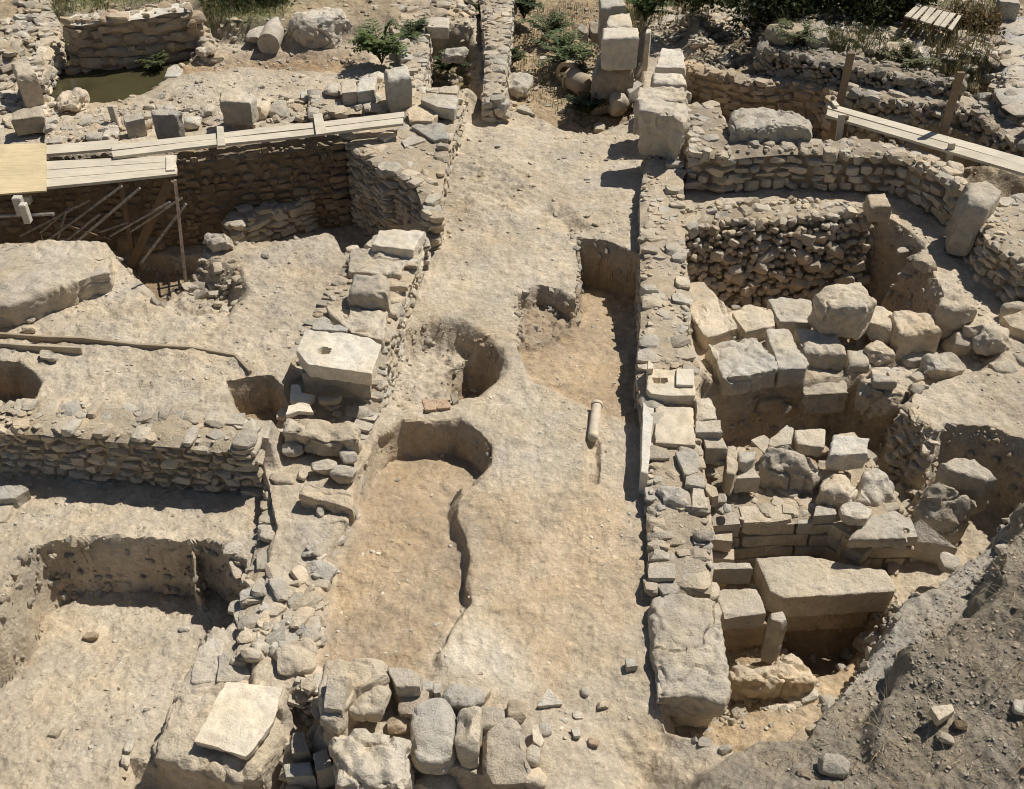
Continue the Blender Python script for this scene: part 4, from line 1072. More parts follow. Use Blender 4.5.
B('small block perched on the lip of the deep pit', Z(8, [(400, 12), (480, 6), (507, 62), (420, 62)]), .34, .25, tint=PALE * .8, q=7)
S('stone wedged under the perched block', ZB(8, 430, 55, 508, 112), -.05, tint=BASE)
S('cobble lodged on the pit corner lip', ZB(8, 520, 222, 585, 262), None, tint=BASE)
S('broken slab edge below the pit corner lip', ZB(8, 590, 250, 690, 330), None, tint=PALE * .8)
B('long low beam of stone over the shaded recess', Z(12, [(150, 25), (320, -2), (332, 50), (158, 58)]), -.22, .28, n=14, tint=BASE * 1.05, rough=1.5)
S('crescent shaped broken block with a grey cobble in its hollow', ZB(12, 372, -15, 578, 140), -.35, hr=.7, tint=BASE * 1.05, rough=1.8, n=18)
S('dark grey cobble lodged in the crescent shaped block', ZB(12, 425, -30, 522, 38), -.05, tint=GREY * 1.05)
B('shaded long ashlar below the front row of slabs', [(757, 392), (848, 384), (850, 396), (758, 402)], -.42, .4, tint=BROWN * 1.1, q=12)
# the mass of fallen blocks (photo zoom: 690 + x / 4.452, 410 + y / 4.453)
K_ = lambda pts: [(690 + x / 4.452, 410 + y / 4.453) for x, y in pts]
KB = lambda a, b, c, d: K_([(a, b)])[0] + K_([(c, d)])[0]
gm = 'fallen blocks heaped behind the sunken ashlars'
B('pale block with grooved bedding lying on the fallen heap', K_([(640, 105), (800, 122), (795, 192), (618, 200)]), .1, .24, n=20, q=10, tint=PALE * .95, group=gm, rough=1.3)
B('white square slab on the fallen heap beside the grooved block', K_([(468, 88), (605, 78), (598, 165), (475, 150)]), -.02, .15, tint=PALE, group=gm, q=12)
B('worn stone with a dark hollow behind the huge pitted block', K_([(350, 130), (430, 60), (465, 80), (450, 150), (350, 165)]), -.05, .2, tint=BASE * 1.1, group=gm)
S('small brown stone squeezed between the white slab and the grooved block', KB(555, 130, 612, 200), -.15, tint=BROWN * 1.1, group=gm)
B('huge grey pitted block slanting over the fallen heap', K_([(345, 150), (440, 140), (560, 190), (605, 250), (560, 330), (460, 300), (345, 260), (320, 200)]), [.1, .1, .08, .0, -.15, -.12, -.05, .05], .5, n=30, q=5, tint=GREY * 1.08, group=gm, rough=2.2)
B('grey rubbly block next to the huge pitted one', K_([(605, 265), (700, 270), (770, 330), (740, 390), (640, 385), (575, 350)]), -.08, .4, n=22, q=4.5, tint=BASE * 1.02, group=gm, rough=2.4)
B('earth coated block sloping down the side of the heap', K_([(760, 250), (850, 230), (930, 320), (930, 410), (820, 430), (745, 380)]), [-.05, -.05, -.15, -.3, -.3, -.2], .4, n=20, q=4.5, tint=BASE * 1.05, group=gm, rough=2.2)
S('grey cobble perched above the broad ledge slab', KB(668, 405, 806, 518), -.22, tint=GREY * 1.25, group=gm, n=14, q=2.8)
B('broad flat ledge slab at the end of the foundation', K_([(800, 466), (920, 455), (970, 572), (705, 574)]), -.22, .14, n=18, q=12, tint=PALE * .85, group=gm)
B('little squared stone stacked left of the grey cobble', K_([(560, 425), (640, 420), (655, 465), (548, 472)]), -.22, .12, tint=PALE * .82, group=gm, n=10)
B('flat stone under the little squared stone', K_([(545, 485), (630, 480), (640, 510), (550, 515)]), -.34, .1, tint=BASE, group=gm, n=8)
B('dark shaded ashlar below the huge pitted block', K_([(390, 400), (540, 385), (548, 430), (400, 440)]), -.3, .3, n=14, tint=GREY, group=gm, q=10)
S('ragged pale lump standing at the near corner of the foundation', KB(560, 545, 645, 640), -.75, tint=PALE * .75, group=gm, rough=2)
B('pale angular stone bridging toward the threshold wall', K_([(210, 180), (300, 178), (290, 215), (250, 235), (215, 225)]), .08, .22, tint=PALE * .9, group=gm, q=6)
B('ragged upright stone next to the tilted grey ashlar', K_([(165, 155), (205, 155), (215, 230), (205, 290), (160, 280)]), .12, .3, tint=BASE * 1.05, group=gm, rough=1.8)
B('triangular stone with a shaded base in the fallen heap', K_([(270, 240), (315, 300), (205, 305), (215, 280)]), -.05, .2, tint=PALE * .8, group=gm)
S('white chipped stone in the gap beside the tilted grey ashlar', KB(105, 195, 165, 250), -.02, tint=PALE * .95, group=gm)
S('round stone low in the gap beside the tilted grey ashlar', KB(62, 235, 110, 298), -.1, tint=BASE, group=gm)
S('heap of crumbled white plaster on the foundation ledge', KB(165, 445, 290, 535), -.5, tint=PALE * .8, rough=2.6, n=16, group=gm)
S('pale stone on the flank of the threshold wall', KB(115, 370, 162, 420), -.1, tint=PALE * .9, group=gm)
S('second pale stone lower on the flank of the threshold wall', KB(148, 410, 192, 462), -.2, tint=PALE * .88, group=gm)
ge = 'big stones in the trench beside the spoil heap'
B('thick slab with a deep shaded side in the side trench', Z(12, [(690, 320), (760, 295), (835, 300), (928, 385), (880, 398), (720, 350)]), -.02, .5, n=20, q=8, tint=BASE * 1.08, group=ge)
B('great rough stone slumped before the thick slab', Z(12, [(640, 400), (690, 388), (790, 425), (852, 472), (795, 560), (755, 610), (690, 590), (600, 480)]), [-.05, -.05, -.1, -.2, -.4, -.5, -.45, -.2], .45, n=24, q=5, tint=BASE * 1.0, group=ge, rough=1.9)
B('leaning slab with a dark underside at the foot of the spoil heap', Z(12, [(590, 556), (615, 548), (768, 660), (640, 655), (600, 640)]), [-.35, -.35, -.5, -.55, -.5], .35, n=16, tint=BASE * 1.08, group=ge)
S('low stone behind the leaning slab', ZB(12, 545, 500, 665, 575), -.6, tint=BASE, group=ge)
S('grey stone at the edge of the spoil heap', ZB(12, 690, 680, 770, 760), -.5, tint=GREY * 1.1, group=ge)
# sunken ashlars (photo zoom: 690 + x / 3.586, 540 + y / 3.586)
A_ = lambda pts: [(690 + x / 3.586, 540 + y / 3.586) for x, y in pts]
AB = lambda a, b, c, d: A_([(a, b)])[0] + A_([(c, d)])[0]
ga = 'sunken ashlars in the trench'
B('huge flat ashlar with a smooth shaded front in the trench', A_([(235, 60), (420, 55), (700, 105), (742, 165), (735, 182), (340, 208), (285, 180)]), -.5, .3, n=26, q=18, tint=PALE * .85, group=ga, mat='stone', rough=.6, chips=1)
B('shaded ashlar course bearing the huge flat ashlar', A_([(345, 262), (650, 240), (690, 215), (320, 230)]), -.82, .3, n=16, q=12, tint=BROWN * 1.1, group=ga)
B('small ashlar with a lit top against the foundation', A_([(62, 82), (218, 78), (228, 102), (62, 106)]), -.5, .22, q=16, tint=PALE * .86, group=ga)
B('square ashlar beside the long end block', A_([(85, 180), (240, 165), (275, 262), (125, 280)]), -.52, .2, n=16, q=14, tint=PALE * .88, group=ga, rough=.8)
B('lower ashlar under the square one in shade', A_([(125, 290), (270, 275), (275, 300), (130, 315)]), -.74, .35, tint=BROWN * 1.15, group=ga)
B('upright stone post wedged before the huge flat ashlar', A_([(285, 258), (335, 250), (355, 285), (330, 300), (285, 285)]), -.42, .6, n=14, q=8, tint=PALE * .85, group=ga)
B('rough low lump of masonry in the trench floor', A_([(140, 420), (215, 415), (225, 450), (300, 440), (330, 395), (375, 395), (475, 480), (440, 500), (320, 505), (145, 505)]), -.75, .35, n=24, q=6, tint=BASE * 1.08, group=ga, rough=1.8)
S('reddish stone on the trench floor near the spoil heap', AB(272, 575, 385, 668), -1.0, tint=BASE * 1.12, group=ga, n=14)
S('pale stone above the reddish one on the trench floor', AB(380, 535, 470, 590), -1.0, tint=PALE * .85, group=ga)
S('thin stone between the reddish one and the masonry lump', AB(345, 550, 412, 610), -1.02, tint=BASE * 1.1, group=ga)

# stones on the spoil heap
S('pale pointed stone nearest the bottom edge of the spoil heap', ZB(16, 205, 645, 335, 740), None, tint=PALE * .85)
B('flat tan stone on the spoil heap', Z(16, [(655, 465), (740, 452), (750, 480), (690, 518)]), .72, .08, tint=BASE * 1.2, cat='stone', name='stone')
S('brownish stone on the spoil heap at the picture edge', ZB(16, 975, 430, 1040, 500), None, tint=BASE * 1.15)
S('dark clod of earth on the spoil heap', ZB(16, 745, 515, 808, 562), None, tint=np.array(DARKSOIL_SHADE) * .6)
S('small white stone on the spoil heap', ZB(16, 675, 572, 750, 602), None, tint=PALE * .8)

# ------------------------------------------------------------------ west room
B('great pale block lying by the hole with the poles', [(-45, 252), (40, 236), (82, 240), (92, 256), (112, 256), (110, 272), (90, 276), (50, 290), (10, 305), (-50, 312)], .56, .36, n=32, q=16, chips=4, tint=BASE * 1.06, rough=1.15, taper=.95)
S('large shaded lump under the scaffold poles', (114, 205, 174, 262), -.9, tint=BROWN, n=16, q=3.4)
B('flat cut slab lying in shade in the sunken room', Z(5, [(760, 52), (860, 62), (975, 50), (972, 82), (800, 100), (770, 80)]), -.45, .15, tint=PALE * .8, mat='dressed', cat='stone slab', name='stone_slab')
S('pale crumbling lump at the lip of the hole with the grating', ZB(5, 795, 165, 925, 245), None, tint=PALE * .85, rough=2)
S('white stone near the end of the wooden edging', ZB(5, 45, 488, 92, 528), None, tint=PALE * .85)
S('stone beside the white one near the great pale block', ZB(5, 98, 490, 140, 525), None, tint=BASE * 1.1)
S('stone in front of the pair by the great pale block', ZB(5, 85, 528, 140, 565), None, tint=BASE)
S('pale stone sitting across the wooden edging', ZB(5, 145, 630, 232, 675), None, tint=PALE * .8)
S('dark stone on bare earth near the far slab of the wall', ZB(6, 45, 235, 78, 270), None, tint=GREY * .9)
S('round stone beside the rough dusty block', ZB(6, 370, 212, 430, 258), .2, tint=GREY * 1.2)
S('rough stone on the outer side of the far slabs', ZB(6, 312, 250, 380, 325), .1, tint=BASE * 1.1)
B('sunken slab outside the cracked pale slab', Z(6, [(165, 470), (230, 460), (235, 520), (190, 610), (135, 600)]), .1, .3, tint=BASE * 1.1, cat='stone slab', name='stone_slab')
S('knobbly stone on the earth above the sunken slab', ZB(6, 172, 400, 262, 470), .05, tint=BASE * 1.1, rough=1.8)
B('grey capping slab at the side of the small square shaft', Z(9, [(870, 128), (965, 130), (958, 175), (870, 170)]), .37, .1, tint=PALE * .8, cat='stone slab', name='stone_slab')
B('stack of broken paving at the outer ledge', Z(9, [(-20, 420), (80, 410), (115, 430), (60, 465), (-20, 470)]), -.12, .2, tint=PALE * .8, cat='stone slab', name='stone_slab')
B('grey sunken slab below the broken paving', Z(9, [(-20, 470), (55, 460), (60, 480), (20, 555), (-20, 560)]), -.19, .15, tint=GREY * 1.15, cat='stone slab', name='stone_slab')
S('dark stone standing in the near pit floor', ZB(13, 195, 535, 240, 590), None, tint=GREY)
S('brown clod in the near pit', ZB(13, 325, 165, 385, 205), None, tint=BROWN)
S('smooth grey stone on the near pit slope', ZB(13, 490, 585, 528, 650), None, tint=GREY * 1.25)
S('small grey stone below the smooth one on the near pit slope', ZB(13, 475, 650, 512, 708), None, tint=GREY * 1.25)
S('pale pebble stone in the far half of the near pit', ZB(13, 705, 145, 748, 170), None, tint=BASE * 1.15)

# ------------------------------------------------------------------ around the pool and the back
B('grey standing block at the pool corner', Z(1, [(42, 238), (112, 228), (142, 285), (60, 300)]), .8, .6, tint=GREY * 1.2, n=16, q=7)
S('ridged grey boulder at the pool edge', ZB(1, 232, 340, 342, 445), .3, tint=GREY * 1.3, rough=2.6, n=18, q=2.6)
B('flat grey block in front of the standing block', Z(1, [(50, 440), (166, 416), (172, 455), (48, 472)]), .58, .25, tint=GREY * 1.05)
B('dark cracked block behind the planks', Z(1, [(484, 458), (556, 440), (568, 465), (490, 482)]), .55, .25, tint=GREY * .95)
B('dark fronted cube beside the dark cracked block', Z(1, [(594, 432), (690, 424), (714, 440), (690, 452), (598, 452)]), .75, .42, tint=GREY * 1.0, n=16, rough=1.5)
B('big pale topped block behind the planks', Z(1, [(866, 358), (930, 345), (1008, 372), (985, 402), (862, 394)]), .75, .36, tint=PALE * .9, q=8, n=16)
S('small white stone between the dark cube and the pale topped block', ZB(1, 725, 452, 798, 508), .3, tint=PALE)
S('tilted white slab leaning on the pale topped block', ZB(1, 795, 405, 852, 472), .3, tint=PALE)
S('white boulder just past the pale topped block', ZB(2, 5, 385, 78, 472), .3, tint=PALE * .95)
S('twin white boulder beside it near the planks', ZB(2, 75, 395, 158, 470), .3, tint=PALE * .9)
B('pale wedge stone on the bank of the pool', Z(1, [(660, 268), (695, 246), (722, 275), (705, 300), (645, 302)]), .32, .15, tint=PALE * .95)
S('weathered stone beside the lying drum', ZB(2, -5, 92, 75, 168), .4, tint=GREY * 1.2)
S('great tilted chunk of fallen wall with a pale ridge', ZB(2, 160, 12, 445, 205), .2, dr=.4, tint=GREY * 1.15, n=24, rough=2.0, q=4, planes=14, yaw=.1)
S('small block at the foot of the great tilted chunk', ZB(2, 160, 108, 225, 185), .25, tint=GREY * 1.1)
B('upright pale block topmost at the plank ends', Z(2, [(522, 262), (622, 250), (636, 300), (540, 312)]), .9, .55, tint=PALE * .92, n=16, q=7)
B('pale squared block beside the upright one', Z(2, [(430, 312), (500, 300), (492, 352), (420, 362)]), .62, .25, tint=PALE)
B('greyer squared block third from the upright one', Z(2, [(360, 322), (415, 318), (420, 362), (360, 366)]), .6, .2, tint=GREY * 1.25)
S('grey boulder beside the greyer squared block', ZB(2, 293, 318, 360, 390), .4, tint=GREY * 1.3)
S('dark jagged rock outermost of the stones at the plank ends', ZB(2, 222, 348, 295, 425), .3, tint=GREY * .8)
S('rounded stone in the lower course by the planks', ZB(2, 358, 372, 428, 425), .32, tint=GREY * 1.3)
S('pale rounded stone below the pale squared block', ZB(2, 428, 368, 520, 428), .32, tint=PALE * .85)
S('stone between the squared block and the upright one', ZB(2, 468, 280, 525, 330), .5, tint=GREY * 1.3)
B('big flat slab uppermost on the stepped corner', Z(2, [(665, 388), (720, 364), (822, 375), (806, 432), (735, 420)]), .64, .16, tint=PALE * .88, n=14, cat='stone slab', name='stone_slab')
B('leaning tan slab on the stepped corner', Z(2, [(620, 432), (660, 405), (700, 410), (742, 452), (718, 476), (622, 472)]), .55, .16, tint=BASE * 1.12, n=14, cat='stone slab', name='stone_slab')
B('triangular slab below the leaning tan one', Z(2, [(628, 492), (768, 482), (780, 542), (720, 552), (690, 532)]), .5, .14, tint=PALE * .82, cat='stone slab', name='stone_slab')
B('thin white stone at the very end of the planks', Z(2, [(498, 530), (560, 512), (575, 525), (530, 548)]), .5, .06, tint=PALE, cat='stone slab', name='stone_slab', n=8)
B('small flat stone on the shaded step of the corner', Z(2, [(596, 556), (640, 526), (692, 552), (610, 578)]), .48, .12, tint=PALE * .85, cat='stone slab', name='stone_slab', n=10)
B('overhanging stone on the face of the stepped corner', Z(2, [(590, 602), (620, 576), (702, 590), (690, 632), (590, 642)]), .44, .22, tint=PALE * .82, cat='stone slab', name='stone_slab')
B('long capping slab behind the flat slabs of the stepped corner', Z(2, [(740, 345), (770, 336), (826, 350), (815, 368), (745, 362)]), .6, .12, tint=PALE * .85, cat='stone slab', name='stone_slab', n=8)
B('pale rectangular block over a dark opening', Z(2, [(705, 66), (785, 68), (785, 108), (695, 104)]), .62, .2, tint=PALE * .9, q=12)
S('pale gnawed rock over the weedy pit', ZB(2, 748, 182, 862, 250), .0, tint=PALE * .9, rough=2.4, n=14)
S('grey stone near the top of the fern bush', ZB(2, 588, 72, 650, 125), .4, tint=GREY * 1.25)
S('grey wall stone at the top edge behind the tilted chunk', ZB(2, 470, 10, 530, 55), .5, tint=GREY * 1.25)
S('pale wall stone beside it at the top edge', ZB(2, 530, 12, 600, 48), .5, tint=PALE * .85)
gb = 'grey boulders in a row below the thicket'
S('longest grey boulder of the row, under the dark leaves', ZB(4, 8, 68, 160, 185), .72, tint=GREY * 1.05, n=16, group=gb, dr=.5, q=3)
S('low sloping boulder second in the row below the thicket', ZB(4, 155, 95, 270, 190), .72, tint=GREY * 1.05, n=14, group=gb, dr=.5)
S('thin stretched boulder third in the row below the thicket', ZB(4, 262, 128, 368, 200), .68, tint=GREY * 1.0, n=14, group=gb, dr=.5)
S('rounded boulder fourth in the row, its side in shade', ZB(4, 384, 155, 495, 240), .6, tint=GREY * 1.05, n=14, group=gb)
S('roundest boulder ending the row near the slatted pallet', ZB(4, 494, 158, 622, 275), .55, tint=GREY * 1.05, n=14, group=gb)
B('long pale boulder resting before the tan curved wall', Z(4, [(-125, 420), (-60, 412), (130, 428), (188, 450), (190, 500), (60, 492), (-60, 502), (-135, 500)]), .78, .46, n=26, q=5.5, tint=PALE * .92, rough=1.6)
B('tall smooth slab leaning at the end of the curved wall', [(966, 181), (987, 177), (1004, 190), (998, 200), (990, 206), (968, 200)], .72, .72, n=18, q=8, tint=BASE * 1.05, taper=1.0, shift=(-.12, -.06), rough=.9)
S('stone on the curved wall beside the leaning slab', ZB(4, 722, 632, 785, 690), .5, tint=BASE * 1.1)
S('round stone on the tan curved wall', ZB(4, 198, 262, 245, 305), .45, tint=PALE * .85)
S('whitish stone on the bank behind the tan curved wall', (720, 56, 731, 66), .3, tint=PALE * .9)
S('pale stone behind the spoil of the slatted pallet', ZB(4, 775, 122, 822, 160), .7, tint=GREY * 1.2)
B('squared grey block at the top edge by the paved lane', Z(4, [(920, -10), (1005, 0), (1012, 15), (930, 5)]), 1.0, .4, tint=GREY * 1.15)
# ------------------------------------------------------------------ walkways
WOOD = np.array([0.55, 0.49, 0.385]); OLD = np.array([0.20, 0.145, 0.095]); DARKW = np.array([0.13, 0.09, 0.06])
wz = .62
root = empty('plank_walkway', P(110, 165, -.3), 'grey plank walkway on poles with a yellow plywood sheet on one end', 'walkway')
def bd(nm, q, z, t=.035, tint=WOOD, mat='wood', sd=0, rs=random.Random(5)):
    return board(nm, q, z, t, np.array(tint) * rs.uniform(.92, 1.06), root, mat, sd)
# lower deck, three boards
def deck(ends_a, ends_b, n, z, gap=.06, sd=0, tint=WOOD, fn=bd):
    for i in range(n):
        a0, a1 = (i + gap / 2) / n, (i + 1 - gap / 2) / n
        f = lambda e, t: (e[0][0] + (e[1][0] - e[0][0]) * t, e[0][1] + (e[1][1] - e[0][1]) * t)
        fn('plank', [f(ends_a, a0), f(ends_b, a0), f(ends_b, a1), f(ends_a, a1)], z, sd=sd + i, tint=tint)
deck([(-60, 166), (-60, 199)], [(176, 155), (177, 174)], 3, wz, gap=.09)
bd('plank', [(-60, 153), (118, 139), (119, 148), (-60, 162)], wz + .004, sd=9)
deck([(112, 144), (112, 157)], [(404, 111), (403, 124)], 2, wz + .045, gap=.11, sd=20)
bd('cleat', [(217, 126), (223.5, 126), (225, 145), (217.5, 145.5)], wz + .075, .03, sd=30, tint=WOOD * 1.05)
bd('cleat', [(312.5, 114), (321, 113), (327, 133), (317, 134.5)], wz + .075, .03, sd=31, tint=WOOD * 1.05)
bd('cleat', [(165.5, 155), (174.5, 154), (175.5, 169), (166.5, 170)], wz + .032, .03, sd=32, tint=WOOD * 1.08)
bd('plywood_sheet', [(-60, 146), (46, 143), (46, 190.5), (-60, 198)], wz + .03, .02, sd=40, tint=(0.58, 0.47, 0.285))
def vpole(nm, base_px, zb, top_z, lean_px=None, w=.07, t=.05, tint=OLD, mat='wood', rnd=False):
    p0 = P(*base_px, zb)
    p1 = PY(*lean_px, p0[1] + .02) if lean_px else p0 + np.array([0, 0, top_z - zb])
    mb = MB()
    if rnd: tube(mb, p0, p1, w / 2, col=tint)
    else: bar(mb, p0, p1, w, t, tint, up=(0, 1, 0))
    return mb.build(nm, M[mat], root, smooth=False)
vpole('post', (136, 272), -.95, 0, (120.5, 178), .065, .06)
vpole('post', (186, 285), .05, 0, (175, 180), .035, .035, np.array([.33, .27, .24]), 'metal', True)
vpole('brace', (126, 276), -.98, 0, (170, 180), .11, .04)
vpole('post', (42, 246), -.4, 0, (30, 212), .06, .06, DARKW)
for a, b in (((48, 240), (122, 186)), ((110, 236), (170, 202)), ((98, 186), (146, 206)), ((40, 233), (70, 207)), ((58, 238), (66, 212)), ((52, 216), (112, 240)), ((100, 232), (128, 222)), ((130, 232), (182, 198)), ((62, 244), (100, 214)), ((20, 236), (90, 200)), ((72, 246), (140, 188)), ((142, 262), (186, 204))):
    p0 = P(*a, -.1); p1 = PY(*b, p0[1] + .1)
    mb = MB(); tube(mb, p0, p1, .016, col=np.array([.36, .33, .29])); mb.build('brace', M['metal'], root)
p0 = P(-20, 217, .35); p1 = PY(54, 214, p0[1]); mb = MB(); tube(mb, p0, p1, .02, col=np.array([.5, .47, .42])); mb.build('crossbar', M['metal'], root)
mb = MB(); bar(mb, P(44, 217, -.1), P(105, 238, -.4), .05, .04, DARKW * 1.6); mb.build('crossbar', M['wood'], root, smooth=False)
# white sawn offcuts hung on the poles
root = empty('timber_offcut', P(24, 222, -.3), 'pale sawn timber offcuts bundled on a pole below the plywood sheet', 'timber offcuts')
for k, (x0, y0, x1, y1) in enumerate(((15, 197, 24, 214), (22, 204, 29, 222), (16, 196, 31, 203))):
    p0 = P((x0 + x1) / 2, y1, .45); Y = p0[1]
    a, b = PY(x0, (y0 + y1) / 2, Y), PY(x1, (y0 + y1) / 2, Y)
    hh = np.linalg.norm(PY(x0, y0, Y) - PY(x0, y1, Y)) 
    mb = MB(); bar(mb, a, b, .09, hh, (.55, .5, .42)); mb.build('offcut', M['wood'], root, smooth=False)
# iron grating lying in the hole
root = empty('iron_grating', P(170, 285, 0.0), 'small dark iron grating of four bars leaning in the dug hole', 'grating')
GR = np.array([.07, .06, .055])
for (x0, y0, x1, y1) in ((157, 273, 160, 297), (167, 271, 170, 296), (177, 270, 180, 290), (185, 270, 187.5, 284)):
    mb = MB(); tube(mb, P(x1, y1, 0.06), PY(x0, y0, P(x1, y1, 0.06)[1] + .08), .013, col=GR); mb.build('bar', M['metal'], root)
for (x0, y0, x1, y1) in ((160, 297, 188, 284), (157, 289, 178, 285)):
    mb = MB(); tube(mb, P(x0, y0, 0.06), P(x1, y1, 0.06), .011, col=GR); mb.build('rail', M['metal'], root)

# bare boards on the far side
root = empty('plank_walkway', P(930, 140, .4), 'two bare pale boards laid end-on past upright stakes beside the grey tumbled wall', 'walkway')
deck([(827, 102), (827, 115)], [(1075, 171), (1075, 189)], 2, .66, .10, sd=50)
for (bx, by, zt) in ((838.5, 104, 1.3), (941.5, 134, 1.42)):
    p0 = P(bx, by, .58); mb = MB(); bar(mb, p0 - np.array([0, 0, .75]), np.array([p0[0] + .03, p0[1], zt]), .10, .045, OLD * 1.15, up=(0, 1, 0)); mb.build('stake', M['wood'], root, smooth=False)
for (bx, by, h, c) in ((841, 132, .3, WOOD * 1.05), (845, 131, .26, OLD), (950, 161, .3, WOOD * 1.0)):
    p0 = P(bx, by, .5); mb = MB(); bar(mb, p0 - np.array([0, 0, .3]), p0 + np.array([-.03, .02, h * .8]), .085, .04, c, up=(0, 1, 0)); mb.build('stake', M['wood'], root, smooth=False)
mb = MB(); bar(mb, P(846, 122, .62), P(861, 133, .5), .02, .02, OLD * 1.5); mb.build('brace', M['wood'], root, smooth=False)
mb = MB(); bar(mb, P(833, 101, .70), P(837, 106, .70), .07, .02, WOOD * 1.1); mb.build('cleat', M['wood'], root, smooth=False)

# slatted pallet
root = empty('wooden_pallet', P(932, 25, .7), 'weathered slatted pallet propped above the weeds near the thicket', 'pallet')
PL = Z(4, [(600, 15), (785, 62), (745, 118), (552, 62)])
lerp = lambda a, b, t: (a[0] + (b[0] - a[0]) * t, a[1] + (b[1] - a[1]) * t)
for i in range(7):
    t0, t1 = (i + .14) / 7, (i + .86) / 7
    board('slat', [lerp(PL[0], PL[1], t0), lerp(PL[0], PL[1], t1), lerp(PL[3], PL[2], t1), lerp(PL[3], PL[2], t0)], 1.05, .02, WOOD * .92, root, 'wood', 60 + i)
for t in (.08, .92):
    a, b = P(*lerp(PL[0], PL[3], t), 1.0), P(*lerp(PL[1], PL[2], t), 1.0)
    mb = MB(); bar(mb, a, b, .05, .07, OLD, up=(0, 0, 1)); mb.build('bearer', M['wood'], root, smooth=False)
for c in PL:
    a = P(*c, .98); a = a + (P(*lerp(PL[0], PL[2], .5), .98) - a) * .08
    mb = MB(); bar(mb, np.array([a[0], a[1], .3]), a, .06, .06, DARKW, up=(0, 1, 0)); mb.build('leg', M['wood'], root, smooth=False)

# wooden edging let into the earth of the west room
root = empty('wooden_edging', P(120, 350, .29), 'long thin wooden edging board let into the bare earth of the sunken room', 'edging')
E1 = Z(5, [(-60, 582), (190, 600), (330, 604), (545, 630), (755, 640), (930, 672), (990, 735)])
for a, b in zip(E1[:-1], E1[1:]):
    mb = MB(); bar(mb, P(*a, .255), P(*b, .255), .03, .16, np.array([.36, .29, .2]), up=(0, 0, 1)); mb.build('edging_board', M['wood'], root, smooth=False)
E2 = Z(5, [(-60, 618), (130, 632), (325, 640)])
for a, b in zip(E2[:-1], E2[1:]):
    mb = MB(); bar(mb, P(*a, .275), P(*b, .275), .03, .14, np.array([.42, .35, .25]), up=(0, 0, 1)); mb.build('edging_board', M['wood'], root, smooth=False)
# a stake among the rubble by the pool
for (x, y, h, lab) in ((121, 140, .5, 'pale wooden stake standing behind the planks beside the dark cracked block'), (24, 144, .35, 'short pale stake behind the plywood sheet'), (32, 144, .25, 'shorter stump of stake next to the short pale one')):
    p0 = P(x, y, .15); mb = MB(); bar(mb, p0, p0 + np.array([-.03, .0, h]), .08, .05, WOOD * .85, up=(0, 1, 0))
    tag(mb.build('wooden_stake', M['wood'], smooth=False), lab, 'stake')

# ------------------------------------------------------------------ pipes
TERRA = np.array([.50, .40, .29])
def pipe(label, a, b, za, zb_, r, tint, group=None, flare=1.15, closed=False):
    root = empty('ceramic_pipe', P(*a, za), label, 'pipe', group)
    p0, p1 = P(*a, za), P(*b, zb_)
    d = (p1 - p0) / np.linalg.norm(p1 - p0)
    mb = MB(); tube(mb, p0, p1, r, r * .96, 24, tint, caps=False)
    tube(mb, p1, p0, r * .72, r * .75, 24, tint * .8, caps=False)
    if closed:
        for k in range(6):
            a0, a1 = k / 6 * math.pi / 2, (k + 1) / 6 * math.pi / 2
            tube(mb, p0 - d * r * .7 * math.sin(a0), p0 - d * r * .7 * math.sin(a1), r * math.cos(a0), max(r * math.cos(a1), .002), 24, tint, caps=False)
    mb.build('pipe_barrel', M['dressed'], root)
    for c, s in ((p1, -1),) if closed else ((p0, 1), (p1, -1)):
        mb = MB(); tube(mb, c, c + d * s * .035, r * flare, r * flare, 24, tint * 1.03, caps=False); tube(mb, c + d * s * .035, c, r * .73, r * .73, 24, tint * .8, caps=False)
        th = np.arange(24) / 24 * 2 * math.pi
        A = np.cross(d, [0, 0, 1.]); A /= np.linalg.norm(A); Bv = np.cross(d, A)
        ring = np.cos(th)[:, None] * A + np.sin(th)[:, None] * Bv
        for e in (c, c + d * s * .035):
            V = np.concatenate([e + ring * r * flare, e + ring * r * .73])
            mb.add(V, [(i, (i + 1) % 24, 24 + (i + 1) % 24, 24 + i) for i in range(24)], col=tint)
        mb.build('collar', M['dressed'], root)
    return root
pipe('pale ceramic pipe lying half buried in the middle of the street', (593, 437), (597, 404), .035, .035, .052, np.array([.60, .52, .41]), closed=True)
pipe('broken ceramic pipe piece with an open mouth below the leafy weed', Z(3, [(262, 290)])[0], Z(3, [(300, 255)])[0], -.12, -.12, .16, TERRA * .95, 'ceramic pipe pieces beyond the street')
pipe('rounder ceramic pipe piece lying in front of the open mouthed one', Z(3, [(330, 335)])[0], Z(3, [(280, 310)])[0], -.12, -.12, .17, TERRA * .85, 'ceramic pipe pieces beyond the street', closed=True)
for q_, lab in (([(675, 75), (735, 75), (735, 115), (690, 118)], 'flat terracotta tile bedded beside the pit in the street'), ([(738, 72), (790, 75), (790, 108), (738, 112)], 'second terracotta tile butted against the first beside the street pit')):
    B(lab, Z(10, q_), .03, .05, n=8, q=18, tint=(.47, .345, .24), cat='tile', name='floor_tile', chips=1, group='terracotta tiles by the street pit')
B('upright white sherd beside the terracotta tiles', Z(10, [(790, 55), (815, 40), (822, 80), (800, 92)]), [.1, .12, .04, .03], .05, n=8, tint=PALE * .95, cat='potsherd', name='potsherd')
# drum
p0, p1 = P(*Z(2, [(72, 175)])[0], .45), P(*Z(2, [(105, 105)])[0], .45)
mb = MB(); tube(mb, p0, p1, .17, .17, 28, PALE * .85)
tag(mb.build('column_drum', M['stone']), 'short pale cylindrical column drum lying on its side', 'column drum')

